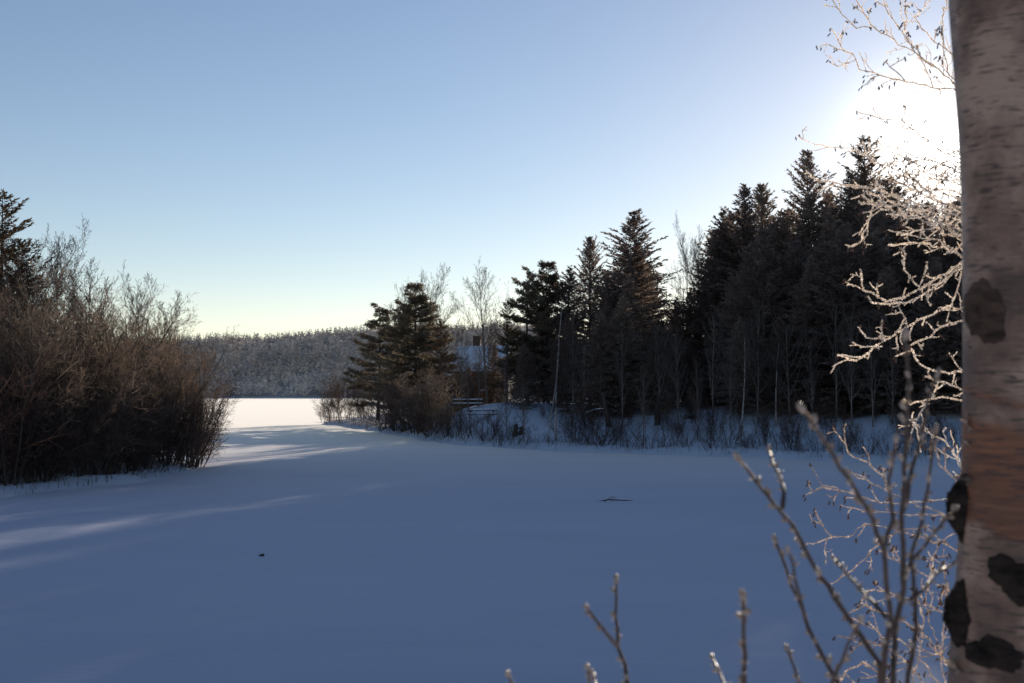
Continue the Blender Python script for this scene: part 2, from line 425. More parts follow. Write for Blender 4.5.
# the frozen lake: one sheet to the horizon, finely divided nearby for low wind drifts
def lake():
    mb = MB()
    def grid(xs, ys, zf):
        X, Y = np.meshgrid(xs, ys); Z = zf(X, Y)
        nx, ny = len(xs), len(ys); idx = np.arange(nx * ny).reshape(ny, nx)
        Q = np.stack([idx[:-1, :-1], idx[:-1, 1:], idx[1:, 1:], idx[1:, :-1]], -1).reshape(-1, 4)
        mb.add(np.stack([X.ravel(), Y.ravel(), Z.ravel()], -1), Q)
    xs = np.concatenate([np.linspace(-4000, -400, 10)[:-1], np.linspace(-400, -90, 20)[:-1], np.linspace(-90, 60, 301)[:-1], np.linspace(60, 400, 20)[:-1], np.linspace(400, 4000, 10)])
    ys = np.concatenate([np.linspace(-4000, -60, 6)[:-1], np.linspace(-60, 0, 10)[:-1], np.linspace(0, 180, 361)[:-1], np.linspace(180, 1100, 120)[:-1], np.linspace(1100, 6000, 10)])
    def zf(X, Y):
        c, s = math.cos(.42), math.sin(.42)
        U, V = X * c + Y * s, -X * s + Y * c
        z = (vnoise(U, V * 2.4, 9, 11) - .5) * 0.10 + (vnoise(U, V * 2.8, 3.3, 12) - .5) * 0.035
        return z * smooth(0, 14, Y) * (1 - smooth(140, 180, Y)) * smooth(-90, -70, X) * (1 - smooth(45, 60, X))
    grid(xs, ys, zf)
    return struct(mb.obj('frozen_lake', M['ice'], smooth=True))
lake()

# ------------------------------------------------------------------ tree makers
def conifer_parts(seed, H=18.0, R=3.4, base=0.06, droop=0.28, per=6, step=0.40, blade=(0.34, 0.055), power=0.85, gap=0.0, tipup=0.0):
    r = RS(seed); wood = MB(); nb = MB()
    n = 12; zz = np.linspace(-0.4, H * 0.985, n)
    lean = r.randn(2) * 0.15
    trunk = np.stack([lean[0] * (zz / H) ** 2, lean[1] * (zz / H) ** 2, zz], -1)
    rad = 0.011 * H * (1 - zz / H) ** 0.9 + 0.012
    wood.tube(trunk, rad, 7)
    P, D, S, L, W = [], [], [], [], []
    z = H * base
    while z < H * 0.99:
        t = (z - H * base) / (H * (1 - base))
        prof = (1 - t) ** power * (0.55 + 0.45 * min(1, t / 0.16)) * R + 0.12
        k = max(3, int(per * (0.7 + 0.3 * (1 - t)) + r.rand()))
        a0 = r.rand() * 6.28
        for b in range(k):
            if r.rand() < gap: continue
            az = a0 + b * 6.283 / k + r.randn() * 0.25
            ln = prof * (0.62 + 0.55 * r.rand())
            ln *= 1 + 0.22 * math.sin(az * 2 + z * .9) * math.sin(z * .55 + az)
            if r.rand() < 0.08: ln *= 1.25
            out = np.array([math.cos(az), math.sin(az), 0])
            ns = 5; u = np.linspace(0, 1, ns)
            rise = (0.10 + 0.95 * t ** 1.5 + 0.10 * r.randn()) * ln
            zj = z + step * 1.1 * r.randn() * (1 - .6 * t)
            zc = zj + rise * u - droop * ln * u ** 1.6 * (1 - 0.7 * t) + tipup * ln * u ** 3
            pts = np.array([lean[0] * (z / H) ** 2, lean[1] * (z / H) ** 2, 0]) + out * (u * ln)[:, None]
            pts[:, 2] = zc
            if ln > 0.7: wood.tube(pts, np.linspace(0.010 + 0.008 * ln, 0.006, ns), 3, cap=False)
            m = int(12 + ln * 17.0)
            uu = np.clip(0.12 + 0.90 * r.rand(m) ** 0.8, 0, 1)
            px = np.stack([np.interp(uu, u, pts[:, i]) for i in range(3)], -1)
            side = np.where(r.rand(m) < 0.5, 1, -1) * (0.3 + r.rand(m) * 0.9)
            th = az + side
            dirv = np.stack([np.cos(th), np.sin(th), -0.28 * (1 - t) + 0.55 * t + 0.30 * r.randn(m) + tipup * 0.9], -1)
            dirv /= np.linalg.norm(dirv, axis=1, keepdims=True)
            sv = np.stack([-np.sin(th), np.cos(th), r.randn(m) * 0.9], -1)
            sv -= dirv * (sv * dirv).sum(1, keepdims=True); sv /= np.linalg.norm(sv, axis=1, keepdims=True)
            lb = blade[0] * (0.6 + 0.8 * r.rand(m)) * (0.55 + 0.45 * min(1, ln / 1.5))
            P.append(px); D.append(dirv); S.append(sv); L.append(lb); W.append(blade[1] * (0.6 + 0.8 * r.rand(m)))
        z += step * (0.7 + 0.6 * r.rand()) * (0.55 + 0.45 * (1 - t))
    m = 26   # leader
    uu = H * (0.93 + 0.07 * r.rand(m))
    th = r.rand(m) * 6.28
    P.append(np.stack([np.full(m, lean[0]), np.full(m, lean[1]), uu], -1))
    d = np.stack([np.cos(th), np.sin(th), 0.9 + r.rand(m)], -1); d /= np.linalg.norm(d, axis=1, keepdims=True)
    D.append(d); S.append(np.stack([-np.sin(th), np.cos(th), np.zeros(m)], -1)); L.append(0.22 + 0.2 * r.rand(m)); W.append(np.full(m, 0.04))
    nb.blades(np.vstack(P), np.vstack(D), np.vstack(S), np.concatenate(L), np.concatenate(W))
    return wood, nb

def pine_parts(seed, H=17.0, R=4.2, base=0.18, tiers=15, gap=0.12):
    """layered pine: separate flat tiers of upswept boughs with tufts at their ends"""
    r = RS(seed); wood = MB(); nb = MB()
    zz = np.linspace(-0.4, H * 0.97, 14); wob = r.randn(2) * 0.3
    cx = lambda z: np.stack([wob[0] * np.sin(z / H * 3), wob[1] * np.sin(z / H * 2.4)], -1)
    wood.tube(np.column_stack([cx(zz), zz]), 0.013 * H * (1 - zz / H) ** 0.8 + 0.015, 7)
    P, D, S, L, W = [], [], [], [], []
    for ti in range(tiers):
        t = (ti + 0.4 * r.rand()) / tiers
        z = H * (base + (1 - base) * 0.97 * t)
        prof = R * (1 - t) ** 0.75 * (0.65 + 0.35 * min(1, t / 0.2)) + 0.3
        k = 5 if t < 0.75 else 4
        a0 = r.rand() * 6.28
        for b in range(k):
            if r.rand() < gap: continue
            az = a0 + b * 6.283 / k + r.randn() * 0.3
            ln = prof * (0.55 + 0.65 * r.rand())
            u = np.linspace(0, 1, 6)
            out = np.array([math.cos(az), math.sin(az)])
            zb = z + r.randn() * H * (1 - base) / tiers * .55
            el = max(0, t - .35) * 1.25 + .12 * r.randn()
            pts = np.column_stack([cx(np.full(6, zb)) + out * (u * ln * math.cos(el))[:, None], zb + u * ln * math.sin(el) - 0.13 * ln * np.sin(u * 2.2) + 0.12 * ln * u ** 2])
            pts[1:, :2] += r.randn(5, 2) * 0.05 * ln
            wood.tube(pts, np.linspace(0.018 + 0.012 * ln, 0.010, 6), 4, cap=False)
            # side boughlets carrying tufts
            nbg = int(4 + ln * 3.0)
            for q in range(nbg):
                uu = 0.25 + 0.75 * (q + r.rand()) / nbg
                p0 = np.array([np.interp(uu, u, pts[:, i]) for i in range(3)])
                th = az + (1 if q % 2 else -1) * (0.5 + 0.5 * r.rand())
                l2 = (0.35 + 0.28 * ln * (1.1 - uu)) * (0.7 + 0.6 * r.rand())
                p1 = p0 + np.array([math.cos(th) * l2, math.sin(th) * l2, 0.18 * l2 + 0.1 * r.randn() * l2])
                wood.tube([p0, (p0 + p1) / 2, p1], [0.012, 0.009, 0.005], 3, cap=False)
                m = int(16 + 22 * l2)
                v = r.rand(m) ** 0.7
                pp = p0 + (p1 - p0) * v[:, None] + r.randn(m, 3) * 0.09
                tt = th + r.randn(m) * 0.8
                d = np.stack([np.cos(tt), np.sin(tt), 0.45 + 0.6 * r.randn(m)], -1); d /= np.linalg.norm(d, axis=1, keepdims=True)
                sv = np.cross(d, r.randn(m, 3)); sv /= np.linalg.norm(sv, axis=1, keepdims=True)
                P.append(pp); D.append(d); S.append(sv); L.append(0.26 + 0.2 * r.rand(m)); W.append(0.035 + 0.035 * r.rand(m))
    nb.blades(np.vstack(P), np.vstack(D), np.vstack(S), np.concatenate(L), np.concatenate(W))
    return wood, nb

def rot_about(d, ax, a):
    return Quaternion(Vector(ax), a) @ d
def grow(r, p, d, L, rad, lvl, P, out):
    """recursive branching; out gets (level, points, radii)"""
    ns = P['seg'][lvl]
    pts = [p.copy()]; dd = d.copy()
    for i in range(ns):
        dd = (dd + Vector(r.randn(3)) * P['wander'][lvl] + UP * P['up'][lvl]).normalized()
        p = p + dd * (L / ns); pts.append(p.copy())
    endr = rad * P['taper'][lvl]
    rr = [rad + (endr - rad) * i / ns for i in range(ns + 1)]
    out.append((lvl, pts, rr))
    if lvl + 1 >= len(P['n']) + 1: return
    nk = P['n'][lvl]; nk = int(nk * (0.7 + 0.6 * r.rand()) + 0.5)
    a0 = r.rand() * 6.28
    for k in range(nk):
        t = P['t0'][lvl] + (0.99 - P['t0'][lvl]) * (k + r.rand()) / nk
        f = t * ns; i = min(int(f), ns - 1); f -= i
        q = pts[i].lerp(pts[i + 1], f)
        base = (pts[i + 1] - pts[i]).normalized()
        ax = base.cross(Vector((0.3, 0.5, 0.81)) if abs(base.z) < .9 else Vector((1, 0, 0))).normalized()
        ax = rot_about(ax, base, a0 + k * 2.4 + r.randn() * .4)
        ang = P['ang'][lvl] * (0.7 + 0.6 * r.rand())
        cd = rot_about(base, ax, ang)
        cl = L * P['ratio'][lvl] * (1 - 0.55 * t * P.get('tipshort', 1)) * (0.65 + 0.7 * r.rand())
        grow(r, q, cd, cl, max(rr[i] * 0.55, P['rmin']), lvl + 1, P, out)

def bare_parts(seed, H, P, stems=1, splay=0.0, rad=None, wood_levels=2, spread0=0.0):
    r = RS(seed); out = []
    for s in range(stems):
        a = r.rand() * 6.28; sp = splay * (0.25 + r.rand())
        d = Vector((math.cos(a) * sp, math.sin(a) * sp, 1)).normalized()
        p = Vector((math.cos(a) * spread0 * r.rand(), math.sin(a) * spread0 * r.rand(), -0.3))
        grow(r, p, d, H * (1 if stems == 1 else 0.65 + 0.4 * r.rand()), rad or H * 0.012, 0, P, out)
    wood, tw = MB(), MB()
    for lvl, pts, rr in out:
        if lvl < wood_levels: wood.tube(pts, rr, 6 if lvl == 0 else 4)
        else: tw.ribbon(pts, np.asarray(rr) * 1.15, r.randn(3))
    return wood, tw

P_TREE = dict(seg=[9, 6, 5, 4, 3], wander=[0.025, 0.07, 0.10, 0.14, .2], up=[0.05, 0.09, 0.08, 0.05, .03], taper=[.22, .3, .35, .4, .5],
              n=[20, 9, 7, 3], t0=[.22, .15, .15, .2], ang=[.62, .6, .6, .55], ratio=[.52, .52, .5, .5], rmin=0.014)
P_SLIM = dict(seg=[9, 5, 4, 3], wander=[0.03, 0.08, 0.11, 0.15], up=[0.04, 0.09, 0.08, 0.05], taper=[.25, .3, .35, .5],
              n=[26, 9, 5], t0=[.22, .15, .15], ang=[.5, .5, .55], ratio=[.32, .5, .5], rmin=0.012)
P_BRUSH = dict(seg=[7, 5, 4, 3], wander=[0.07, 0.13, 0.18, 0.2], up=[0.03, 0.04, 0.03, 0.0], taper=[.25, .3, .4, .5],
               n=[13, 9, 6], t0=[.12, .1, .1], ang=[.65, .7, .7], ratio=[.42, .5, .5], rmin=0.007)
P_SHRUB = dict(seg=[6, 4, 3], wander=[0.08, 0.13, 0.18], up=[0.02, 0.05, 0.03], taper=[.3, .35, .5],
               n=[8, 4], t0=[.2, .15], ang=[.5, .55], ratio=[.42, .5], rmin=0.006)
P_WEED = dict(seg=[5, 3], wander=[0.06, 0.13], up=[0.03, 0.05], taper=[.35, .5], n=[6], t0=[.3], ang=[.5], ratio=[.35], rmin=0.006)

PROTO = {}
def proto(key, name, wood, crown, mw, mc, href, crown_name='crown', wood_name='trunk'):
    me_w = wood.mesh(name + '_' + wood_name, mw, True); me_c = crown.mesh(name + '_' + crown_name, mc)
    href = max(float(v[:, 2].max()) for v in wood.V + crown.V)
    PROTO[key] = (name, [(wood_name, me_w), (crown_name, me_c)], href)
FIRST = {}
def plant(key, loc, H, label, cat, rz=None, sxy=None, group=None, lean=(0, 0)):
    name, parts, href = PROTO[key]
    s = H / href
    if key not in FIRST:
        root = thing(name, label, cat)
        for pn, me in parts:
            o = bpy.data.objects.new(pn, me); col.objects.link(o); o.parent = root
        FIRST[key] = root
    else:
        root = dup(FIRST[key])
    root['label'] = label; root['category'] = cat
    if 'group' in root: del root['group']
    if group: root['group'] = group
    root.location = loc
    root.rotation_euler = (lean[0], lean[1], rnd.random() * 6.28 if rz is None else rz)
    k = sxy if sxy else 1.0
    root.scale = (s * k, s * k, s)
    return root

for i, (R_, dr, pw, gp) in enumerate([(5.0, .22, .95, .06), (4.6, .18, 1.05, .10), (6.2, .24, .95, .10), (5.6, .14, .90, .20), (4.2, .22, 1.0, .08)]):
    w, c = conifer_parts(100 + i, 18, R_, .03 + .02 * (i % 3), dr, 8 + i % 2, .33, power=pw, gap=gp, tipup=[0, .1, 0, .16, .05][i])
    proto('con%d' % i, 'conifer_tree', w, c, M['bark'], M['needle'], 18)
w, c = conifer_parts(130, 18, 4.6, .05, .22, 7, .38, power=.75, gap=.1)
proto('con_frost', 'conifer_tree', w, c, M['bark'], M['needle_frost'], 18)
w, c = conifer_parts(140, 18, 4.2, .08, .10, 6, .46, power=.7, gap=.2, tipup=.12)
proto('con_brown', 'conifer_tree', w, c, M['bark'], M['needle_brown'], 18)
w, c = conifer_parts(150, 2.6, .8, .04, .2, 5, .16, (.18, .035)); proto('con_small', 'conifer_sapling', w, c, M['bark'], M['needle'], 2.6)
for i in range(3):
    w, c = pine_parts(210 + i, 17, [5.0, 5.8, 4.4][i], [.14, .08, .2][i], [17, 25, 16][i], [.10, .05, .12][i])
    proto('pine%d' % i, 'pine_tree', w, c, M['bark'], M['needle_pine'], 17)
for i in range(3):
    w, c = bare_parts(300 + i, 15, P_TREE, wood_levels=2); proto('bare%d' % i, 'bare_tree', w, c, M['bark_grey'], M['twig_grey'], 15)
for i in range(3):
    w, c = bare_parts(320 + i, 11, P_SLIM, rad=.085, wood_levels=2); proto('slim%d' % i, 'bare_tree', w, c, M['bark_grey'], M['twig_grey'], 11)
for i in range(2):
    w, c = bare_parts(330 + i, 11, P_SLIM, rad=.10, wood_levels=1); proto('whiteb%d' % i, 'birch_tree', w, c, M['bark_white'], M['twig_grey'], 11)
for i in range(4):
    w, c = bare_parts(340 + i, 7, P_BRUSH, stems=[8, 9, 7, 10][i], splay=[.35, .5, .25, .7][i], rad=.055, wood_levels=1, spread0=.5)
    proto('brush%d' % i, 'leafless_shrub', w, c, M['bark'], M[['twig', 'twig_red', 'twig', 'twig_dark'][i]], 7, 'twigs', 'stems')
for i in range(4):
    w, c = bare_parts(360 + i, 2.6, P_SHRUB, stems=[9, 7, 11, 6][i], splay=[.5, .3, .75, .4][i], rad=.016, wood_levels=1, spread0=.35)
    proto('shrub%d' % i, 'leafless_shrub', w, c, M['bark'], M['twig_dark'], 2.6, 'twigs', 'stems')
for i in range(2):
    w, c = bare_parts(380 + i, 5.5, P_BRUSH, stems=9, splay=.28, rad=.03, wood_levels=1, spread0=.9)
    proto('upright%d' % i, 'leafless_shrub', w, c, M['bark'], M['twig_dark'], 5.5, 'twigs', 'stems')

def gz(hf, x, y): return float(hf(np.array([x]), np.array([y]))[0])
def plant_px(key, px, py_top, Y, hf, label, cat, group=None, sxy=None, rz=None, lean=(0, 0), z=None):
    """stand a tree at depth Y in the direction of photo column px; its tip reaches photo row py_top"""
    g = at(px, 393, Y); zb = gz(hf, g.x, g.y)
    H = at(px, py_top, Y).z - zb
    return plant(key, (g.x, g.y, zb), H, label, cat, rz, sxy, group, lean)

def shoreY(px):
    a = [p for p, _ in SHORE_PX]; b = [y for _, y in SHORE]
    return float(np.interp(px, a, b))
SKY_X = [440, 500, 515, 540, 556, 575, 592, 612, 635, 652, 666, 692, 722, 742, 760, 778, 796, 812, 832, 850, 870, 890, 905, 1024, 1300]
SKY_Y = [380, 330, 290, 268, 262, 250, 244, 242, 214, 246, 284, 280, 212, 196, 194, 200, 176, 160, 168, 160, 152, 168, 182, 186, 186]
def skyline(px): return float(np.interp(px, SKY_X, SKY_Y))

# ---- skyline conifers one can pick out (column, tip row, extra depth behind the shore)
EDGE = 'conifers standing out along the forest skyline'
for key, px, top, back, sxy, label in [
    ('pine2', 527, 264, 22, .95, 'ragged dark pine at the left end of the forest wall, beside the tall bare tree'),
    ('pine1', 548, 258, 26, 1.0, 'broad dark conifer second from the left end of the forest wall'),
    ('con3', 590, 235, 30, .95, 'pointed dark conifer with narrow tip just left of the big broad one on the skyline'),
    ('con2', 634, 208, 26, 1.25, 'big broad dark conifer, first high peak from the left on the forest skyline'),
    ('con0', 722, 205, 30, 1.0, 'slim conifer just right of the bare treetops on the forest skyline'),
    ('con4', 745, 182, 28, 1.2, 'tall open-crowned conifer in the middle of the right forest skyline'),
    ('con3', 765, 182, 35, 1.0, 'conifer with twin-looking tip close behind the tall open-crowned one'),
    ('con2', 812, 148, 30, .85, 'tallest dark conifer, pointed peak left of the sun'),
    ('con_frost', 868, 134, 34, .9, 'tall frosted conifer next left of the sun, half lost among glowing twigs'),
    ]:
    plant_px(key, px, top, shoreY(px) + back, h_right, label, 'conifer', None, sxy)
# ---- the crowded forest wall
n = 0
WALL = 'conifers packed in the shaded forest wall'
for row, (off, lo, hi, step) in enumerate([(15, 55, 120, 34), (21, 30, 85, 34), (28, 8, 45, 32), (36, 4, 30, 34), (45, 2, 30, 44)]):
    px = 525 + row * 9
    while px < 1210:
        pxx = px + rnd.uniform(-9, 9)
        if row >= 3 and pxx < 605: px += step; continue
        Y = shoreY(pxx) + off + rnd.uniform(-2, 2.5)
        top = skyline(pxx) + rnd.uniform(lo, hi)
        plant_px(rnd.choice(['con0', 'con1', 'con2', 'con3', 'con4']), pxx, top, Y, h_right,
                 'dark conifer crowded among others in the shaded forest wall, below the skyline', 'conifer', WALL, rnd.uniform(1.0, 1.35))
        n += 1
        px += step * (Y / 92)**-1 * rnd.uniform(.8, 1.2) * 1.0
# deeper woods behind, only glimpsed between the trunks
for px, Y, top in [(640, 150, 285)]:
    plant_px(rnd.choice(['con0', 'con2', 'con4']), px, top, Y, h_right, 'dark conifer glimpsed far back in the woods behind the house', 'conifer', 'conifers far back behind the house')

# ---- trees of the point in the middle
plant_px('pine0', 378, 302, 134, h_right, 'dark layered pine with drooping tiers at the left end of the wooded point', 'pine', rz=2.0, sxy=1.25)
plant_px('pine1', 415, 280, 122, h_right, 'big dense dark pine in the middle of the wooded point', 'pine', rz=.6, sxy=1.2)
plant_px('con_brown', 441, 318, 114, h_right, 'rusty brown conifer right of the big dense pine, beside the house', 'conifer', sxy=1.1)
plant_px('pine2', 398, 318, 128, h_right, 'smaller dark pine squeezed between the layered pine and the big dense one', 'pine', sxy=1.15)
plant_px('bare0', 426, 260, 140, h_right, 'pale leafless tree rising behind the big dense pine of the point', 'tree')
plant_px('bare1', 408, 268, 150, h_right, 'faint leafless treetop left behind the big dense pine of the point', 'tree')
plant_px('bare2', 488, 258, 108, h_right, 'tall spreading bare tree between the point and the forest, above the house', 'tree', sxy=.95)
plant_px('bare1', 686, 207, 100, h_right, 'bare treetop poking up in the dip of the forest skyline', 'tree', sxy=.6)
plant_px('slim1', 699, 222, 104, h_right, 'slim bare treetop beside the bigger one in the skyline dip', 'tree')
plant_px('con_brown', 507, 300, 98, h_right, 'rusty conifer under the ragged pine, next right of the house', 'conifer', sxy=1.1)

plant_px('con1', 494, 342, 114, h_right, 'dark conifer standing in front of the right end of the house', 'conifer', None, .95)
plant_px('con0', 468, 366, 112, h_right, 'low dark conifer in front of the left part of the house wall', 'conifer', None, 1.2)
# ---- brush round the house and the tables
for px, top, Y, k in [(462, 352, 111, 3), (476, 362, 108, 3), (493, 352, 112, 3), (452, 362, 108, 0)]:
    plant_px('brush%d' % k, px, top, Y, h_right, 'leafless brush screening the house behind the picnic tables', 'shrub', 'brush screening the house', .9)
for px, back in [(456, 3), (466, 2), (476, 3.5), (488, 2.5), (497, 5), (506, 4), (514, 7), (460, 6)]:
    plant_px('shrub%d' % rnd.randrange(4), px, 393 + (4 - rnd.uniform(2.6, 3.6)) * F_PX / (shoreY(px) + back), shoreY(px) + back, h_right, 'small leafless shrub on the snowy mound below the picnic tables', 'shrub', 'shrubs below the picnic tables', 1.2)

# ---- dark undergrowth right of the picnic tables
for px, top, Y in [(508, 398, 96), (521, 404, 93), (536, 398, 96), (552, 402, 97), (498, 390, 108), (515, 386, 108)]:
    plant_px('con_small', px, top, Y, h_right, 'low dark young conifer in the undergrowth right of the picnic tables', 'conifer', 'young conifers beside the picnic tables', 1.5)
# ---- bare trees along the edge of the forest wall
for i, (px, top, back, k) in enumerate([(572, 300, 9, 'slim1'), (585, 330, 8, 'slim0'), (622, 322, 9, 'slim2'), (660, 300, 13, 'bare0'), (678, 318, 9, 'slim1'), (713, 298, 11, 'slim0'), (730, 335, 9, 'slim2'), (758, 290, 12, 'slim1'), (790, 300, 11, 'bare2'), (812, 325, 9, 'slim0'), (836, 290, 12, 'slim2'), (872, 305, 10, 'slim1'), (892, 320, 11, 'slim0')]):
    plant_px(k, px, top, shoreY(px) + back, h_right, 'slim leafless tree standing along the front of the dark forest', 'tree', 'leafless trees along the forest edge')

# ---- thin pale trunks in front of the dark forest
for key, px, top, back, lean, label in [
    ('whiteb0', 548, 330, 4.5, (0, -.16), 'thin pale birch leaning left, left one of the pair on the shore'),
    ('whiteb1', 556, 285, 5.0, (0, .01), 'thin straight pale birch standing beside the leaning one'),
    ('slim0', 507, 352, 5, (.02, -.05), 'thin grey sapling leaning left in front of the picnic tables'),
    ('slim1', 524, 372, 3, (0, .03), 'short grey sapling on the shore right of the picnic tables'),
    ('whiteb0', 741, 318, 7, (0, -.03), 'thin pale birch in front of the dark forest right of centre'),
    ('whiteb1', 776, 330, 10, (0, 0), 'straight pale trunk, rightmost birch before the dark forest'),
    ('slim2', 643, 365, 3, (0, .02), 'slender bare sapling on the snowy shore below the big broad conifer'),
    ('slim0', 697, 352, 6, (0, 0), 'spreading bare sapling before the dark forest under the skyline dip'),
    ('slim1', 852, 300, 10, (0, .02), 'bare sapling standing before the forest left of the frosted branches'),
    ('slim2', 600, 350, 11, (0, 0), 'bare sapling standing just behind the leaning snag'),
    ('slim2', 470, 352, 4, (0, .04), 'bare sapling standing left of the picnic tables'),
    ('slim1', 462, 318, 12, (0, .03), 'taller thin bare tree in front of the snowy roof'),
    ('slim0', 479, 330, 14, (0, -.02), 'thin bare tree before the chimney of the house'),
    ]:
    plant_px(key, px, top, shoreY(px) + back, h_right, label, 'tree', None, None, None, lean)
plant_px('con_small', 741, 424, shoreY(741) + 2, h_right, 'small young conifer on the snowy shore at the foot of the pale birch', 'conifer')
plant_px('con_small', 797, 430, shoreY(797) + 2.2, h_right, 'small young conifer on the shore right of the pale birches', 'conifer')

# ---- shrubs on the right shore
PT = 'reddish shrubs at the tip of the point'
for px, top, Y, k in [(334, 370, 143, 0), (345, 365, 141, 1), (354, 376, 137, 0), (326, 392, 143, 1), (364, 388, 132, 1)]:
    plant_px('upright%d' % k, px, top, Y, h_right, 'upright reddish leafless shrub at the outer tip of the wooded point', 'shrub', PT, .9)
PB = 'grey brown brush in front of the pines of the point'
for px, top, Y, k in [(396, 385, 108, 0), (408, 372, 105, 1), (420, 380, 99, 2), (433, 376, 97, 0), (446, 404, 90, 2), (384, 398, 112, 3), (414, 392, 101, 3), (430, 405, 90, 3)]:
    plant_px('brush%d' % k, px, top - 12, max(Y, shoreY(px) + 1.0), h_right, 'leafless brush massed on the shore in front of the pines of the point', 'shrub', PB, 1.6)
SH = 'low leafless shrubs along the far shore'
for i in range(46):
    px = 478 + i * 11.6 + rnd.uniform(-5, 5)
    back = rnd.choice([.9, 1.2, 1.6, 2.6, 4.5, 7])
    Y = shoreY(px) + back
    plant_px('shrub%d' % rnd.randrange(4), px, 393 + (4 - rnd.uniform(1.3, 2.9)) * F_PX / Y - 4, Y, h_right, 'low leafless shrub on the snowy shore below the forest', 'shrub', SH, rnd.uniform(.9, 1.3))

UPR = 'thin upright stems standing on the snowy shore'
for i in range(20):
    px = 545 + i * 22 + rnd.uniform(-7, 7)
    Y = shoreY(px) + rnd.choice([1.5, 3, 5, 8, 11])
    plant_px('upright%d' % rnd.randrange(2), px, 393 + (4 - 2.0 - rnd.uniform(1.2, 3.4)) * F_PX / Y, Y, h_right, 'clump of thin upright leafless stems on the snowy shore before the forest', 'shrub', UPR, rnd.uniform(.5, .8))

# ---- dry weeds along the shores (nobody could count them)
def weeds(name, label, hf, pts, n, hmin, hmax, spread, seed):
    r = RS(seed); mb = MB()
    pts = np.array(pts); seg = np.linalg.norm(np.diff(pts, axis=0), axis=1); cum = np.concatenate([[0], np.cumsum(seg)])
    s = r.rand(n) * cum[-1]
    x = np.interp(s, cum, pts[:, 0]) + r.randn(n) * .4; y = np.interp(s, cum, pts[:, 1]) + np.abs(r.randn(n)) * spread
    z = hf(x, y)
    for i in range(n):
        if z[i] < 0.02: continue
        h = hmin + (hmax - hmin) * r.rand() ** 2
        a = Vector((x[i], y[i], z[i] - .05)); d = Vector((r.randn() * .18, r.randn() * .18, 1))
        m = a + d * h * .55; e = m + (d + Vector((r.randn() * .25, r.randn() * .25, -.1))) * h * .45
        mb.ribbon([a, m, e], [.012, .010, .005], r.randn(3))
        if r.rand() < .5:
            e2 = m + Vector((r.randn() * .4, r.randn() * .4, .7)) * h * .35
            mb.ribbon([m, e2], [.008, .004], r.randn(3))
    o = mb.obj(name, M['grass']); tag(o, label, 'weeds', kind='stuff')
weeds('shore_weeds', 'dry brown weed stalks along the snowy shore below the forest', h_right, SHORE, 2600, .25, 1.3, 3.2, 41)
weeds('spit_weeds', 'dry weeds at the foot of the brush on the left shore', h_left, LEFT[:7], 500, .2, .9, 1.2, 42)

# ---- left brush
tall = [('con_brown', 0, 188, 55, 1.25, 'tall brownish conifer at the left edge behind the brush', 'conifer'),
        ('bare2', 14, 222, 56, .8, 'bare tree overlapping the brownish conifer at the left edge', 'tree'),
        ('bare1', 76, 268, 57, .9, 'round-crowned bare tree over the middle of the left brush', 'tree'),
        ('bare0', 118, 290, 58, .9, 'low round bare crown between the slim treetops on the left', 'tree'),
        ('bare1', 178, 306, 61, .9, 'round bare crown at the right shoulder of the left brush', 'tree'),
        ('bare2', 198, 336, 61, 1.0, 'lowest bare crown, at the right end of the left brush', 'tree'),
        ('con_brown', 16, 236, 54, 1.2, 'shorter brownish conifer nestled right of the tall one at the left edge', 'conifer'),
        ('con_brown', -20, 205, 57, 1.2, 'brownish conifer mostly outside the left edge of the picture', 'conifer'),
        ('con3', -40, 175, 58, 1, 'dark conifer cut by the left edge of the picture', 'conifer'),
        ('bare1', 48, 212, 56, 1.0, 'tall bare tree next right of the brownish conifer', 'tree'),
        ('bare0', 27, 226, 52, 1.0, 'bare tree in front of the brownish conifer on the left', 'tree'),
        ('slim0', 88, 258, 58, 1.2, 'slim bare tree rising above the middle of the left brush', 'tree'),
        ('slim2', 104, 276, 60, 1.2, 'thin bare treetop between the two taller bare trees on the left', 'tree'),
        ('bare2', 146, 262, 60, .9, 'bare tree with fan of fine branches above the right half of the left brush', 'tree'),
        ('slim1', 160, 288, 62, 1.3, 'thin bare tree leaning behind the fan-branched one', 'tree'),
        ('slim0', 72, 262, 60, 1.2, 'thin bare tree just left of the slim one over the left brush', 'tree'),
        ('con4', 160, 352, 57, 1.1, 'small dark conifer hidden inside the right half of the left brush', 'conifer'),
        ('con0', 60, 372, 50, 1.4, 'low dark conifer hidden deep in the left half of the brush', 'conifer'),
        ('con2', 112, 380, 54, 1.2, 'low dark conifer in the middle of the left brush', 'conifer')]
for key, px, top, Y, sxy, label, cat in tall:
    plant_px(key, px, top, Y, h_left, label, cat, None, sxy)
LB = 'leafless brush crowding the left shore'
spots = [(0, 300, 46, 0), (14, 290, 50, 1), (30, 280, 53, 2), (46, 300, 49, 0), (60, 292, 54, 1), (76, 310, 51, 2), (92, 305, 56, 0), (108, 318, 53, 1), (124, 312, 58, 2),
         (138, 330, 55, 0), (152, 318, 59, 1), (166, 326, 57, 0), (180, 340, 60, 2), (192, 346, 59, 1), (172, 372, 56, 3), (150, 385, 54, 3), (186, 378, 57.5, 1), (120, 375, 51, 3), (90, 370, 49, 1), (64, 360, 48, 3), (36, 350, 46, 1), (12, 345, 44, 3), (-14, 310, 48, 2), (-30, 330, 45, 0),
         (24, 330, 47, 2), (104, 352, 50, 0), (134, 350, 53, 2), (200, 392, 59.5, 3), (195, 360, 62, 1), (-5, 395, 43, 3), (46, 410, 46.5, 3), (78, 405, 48, 0)]
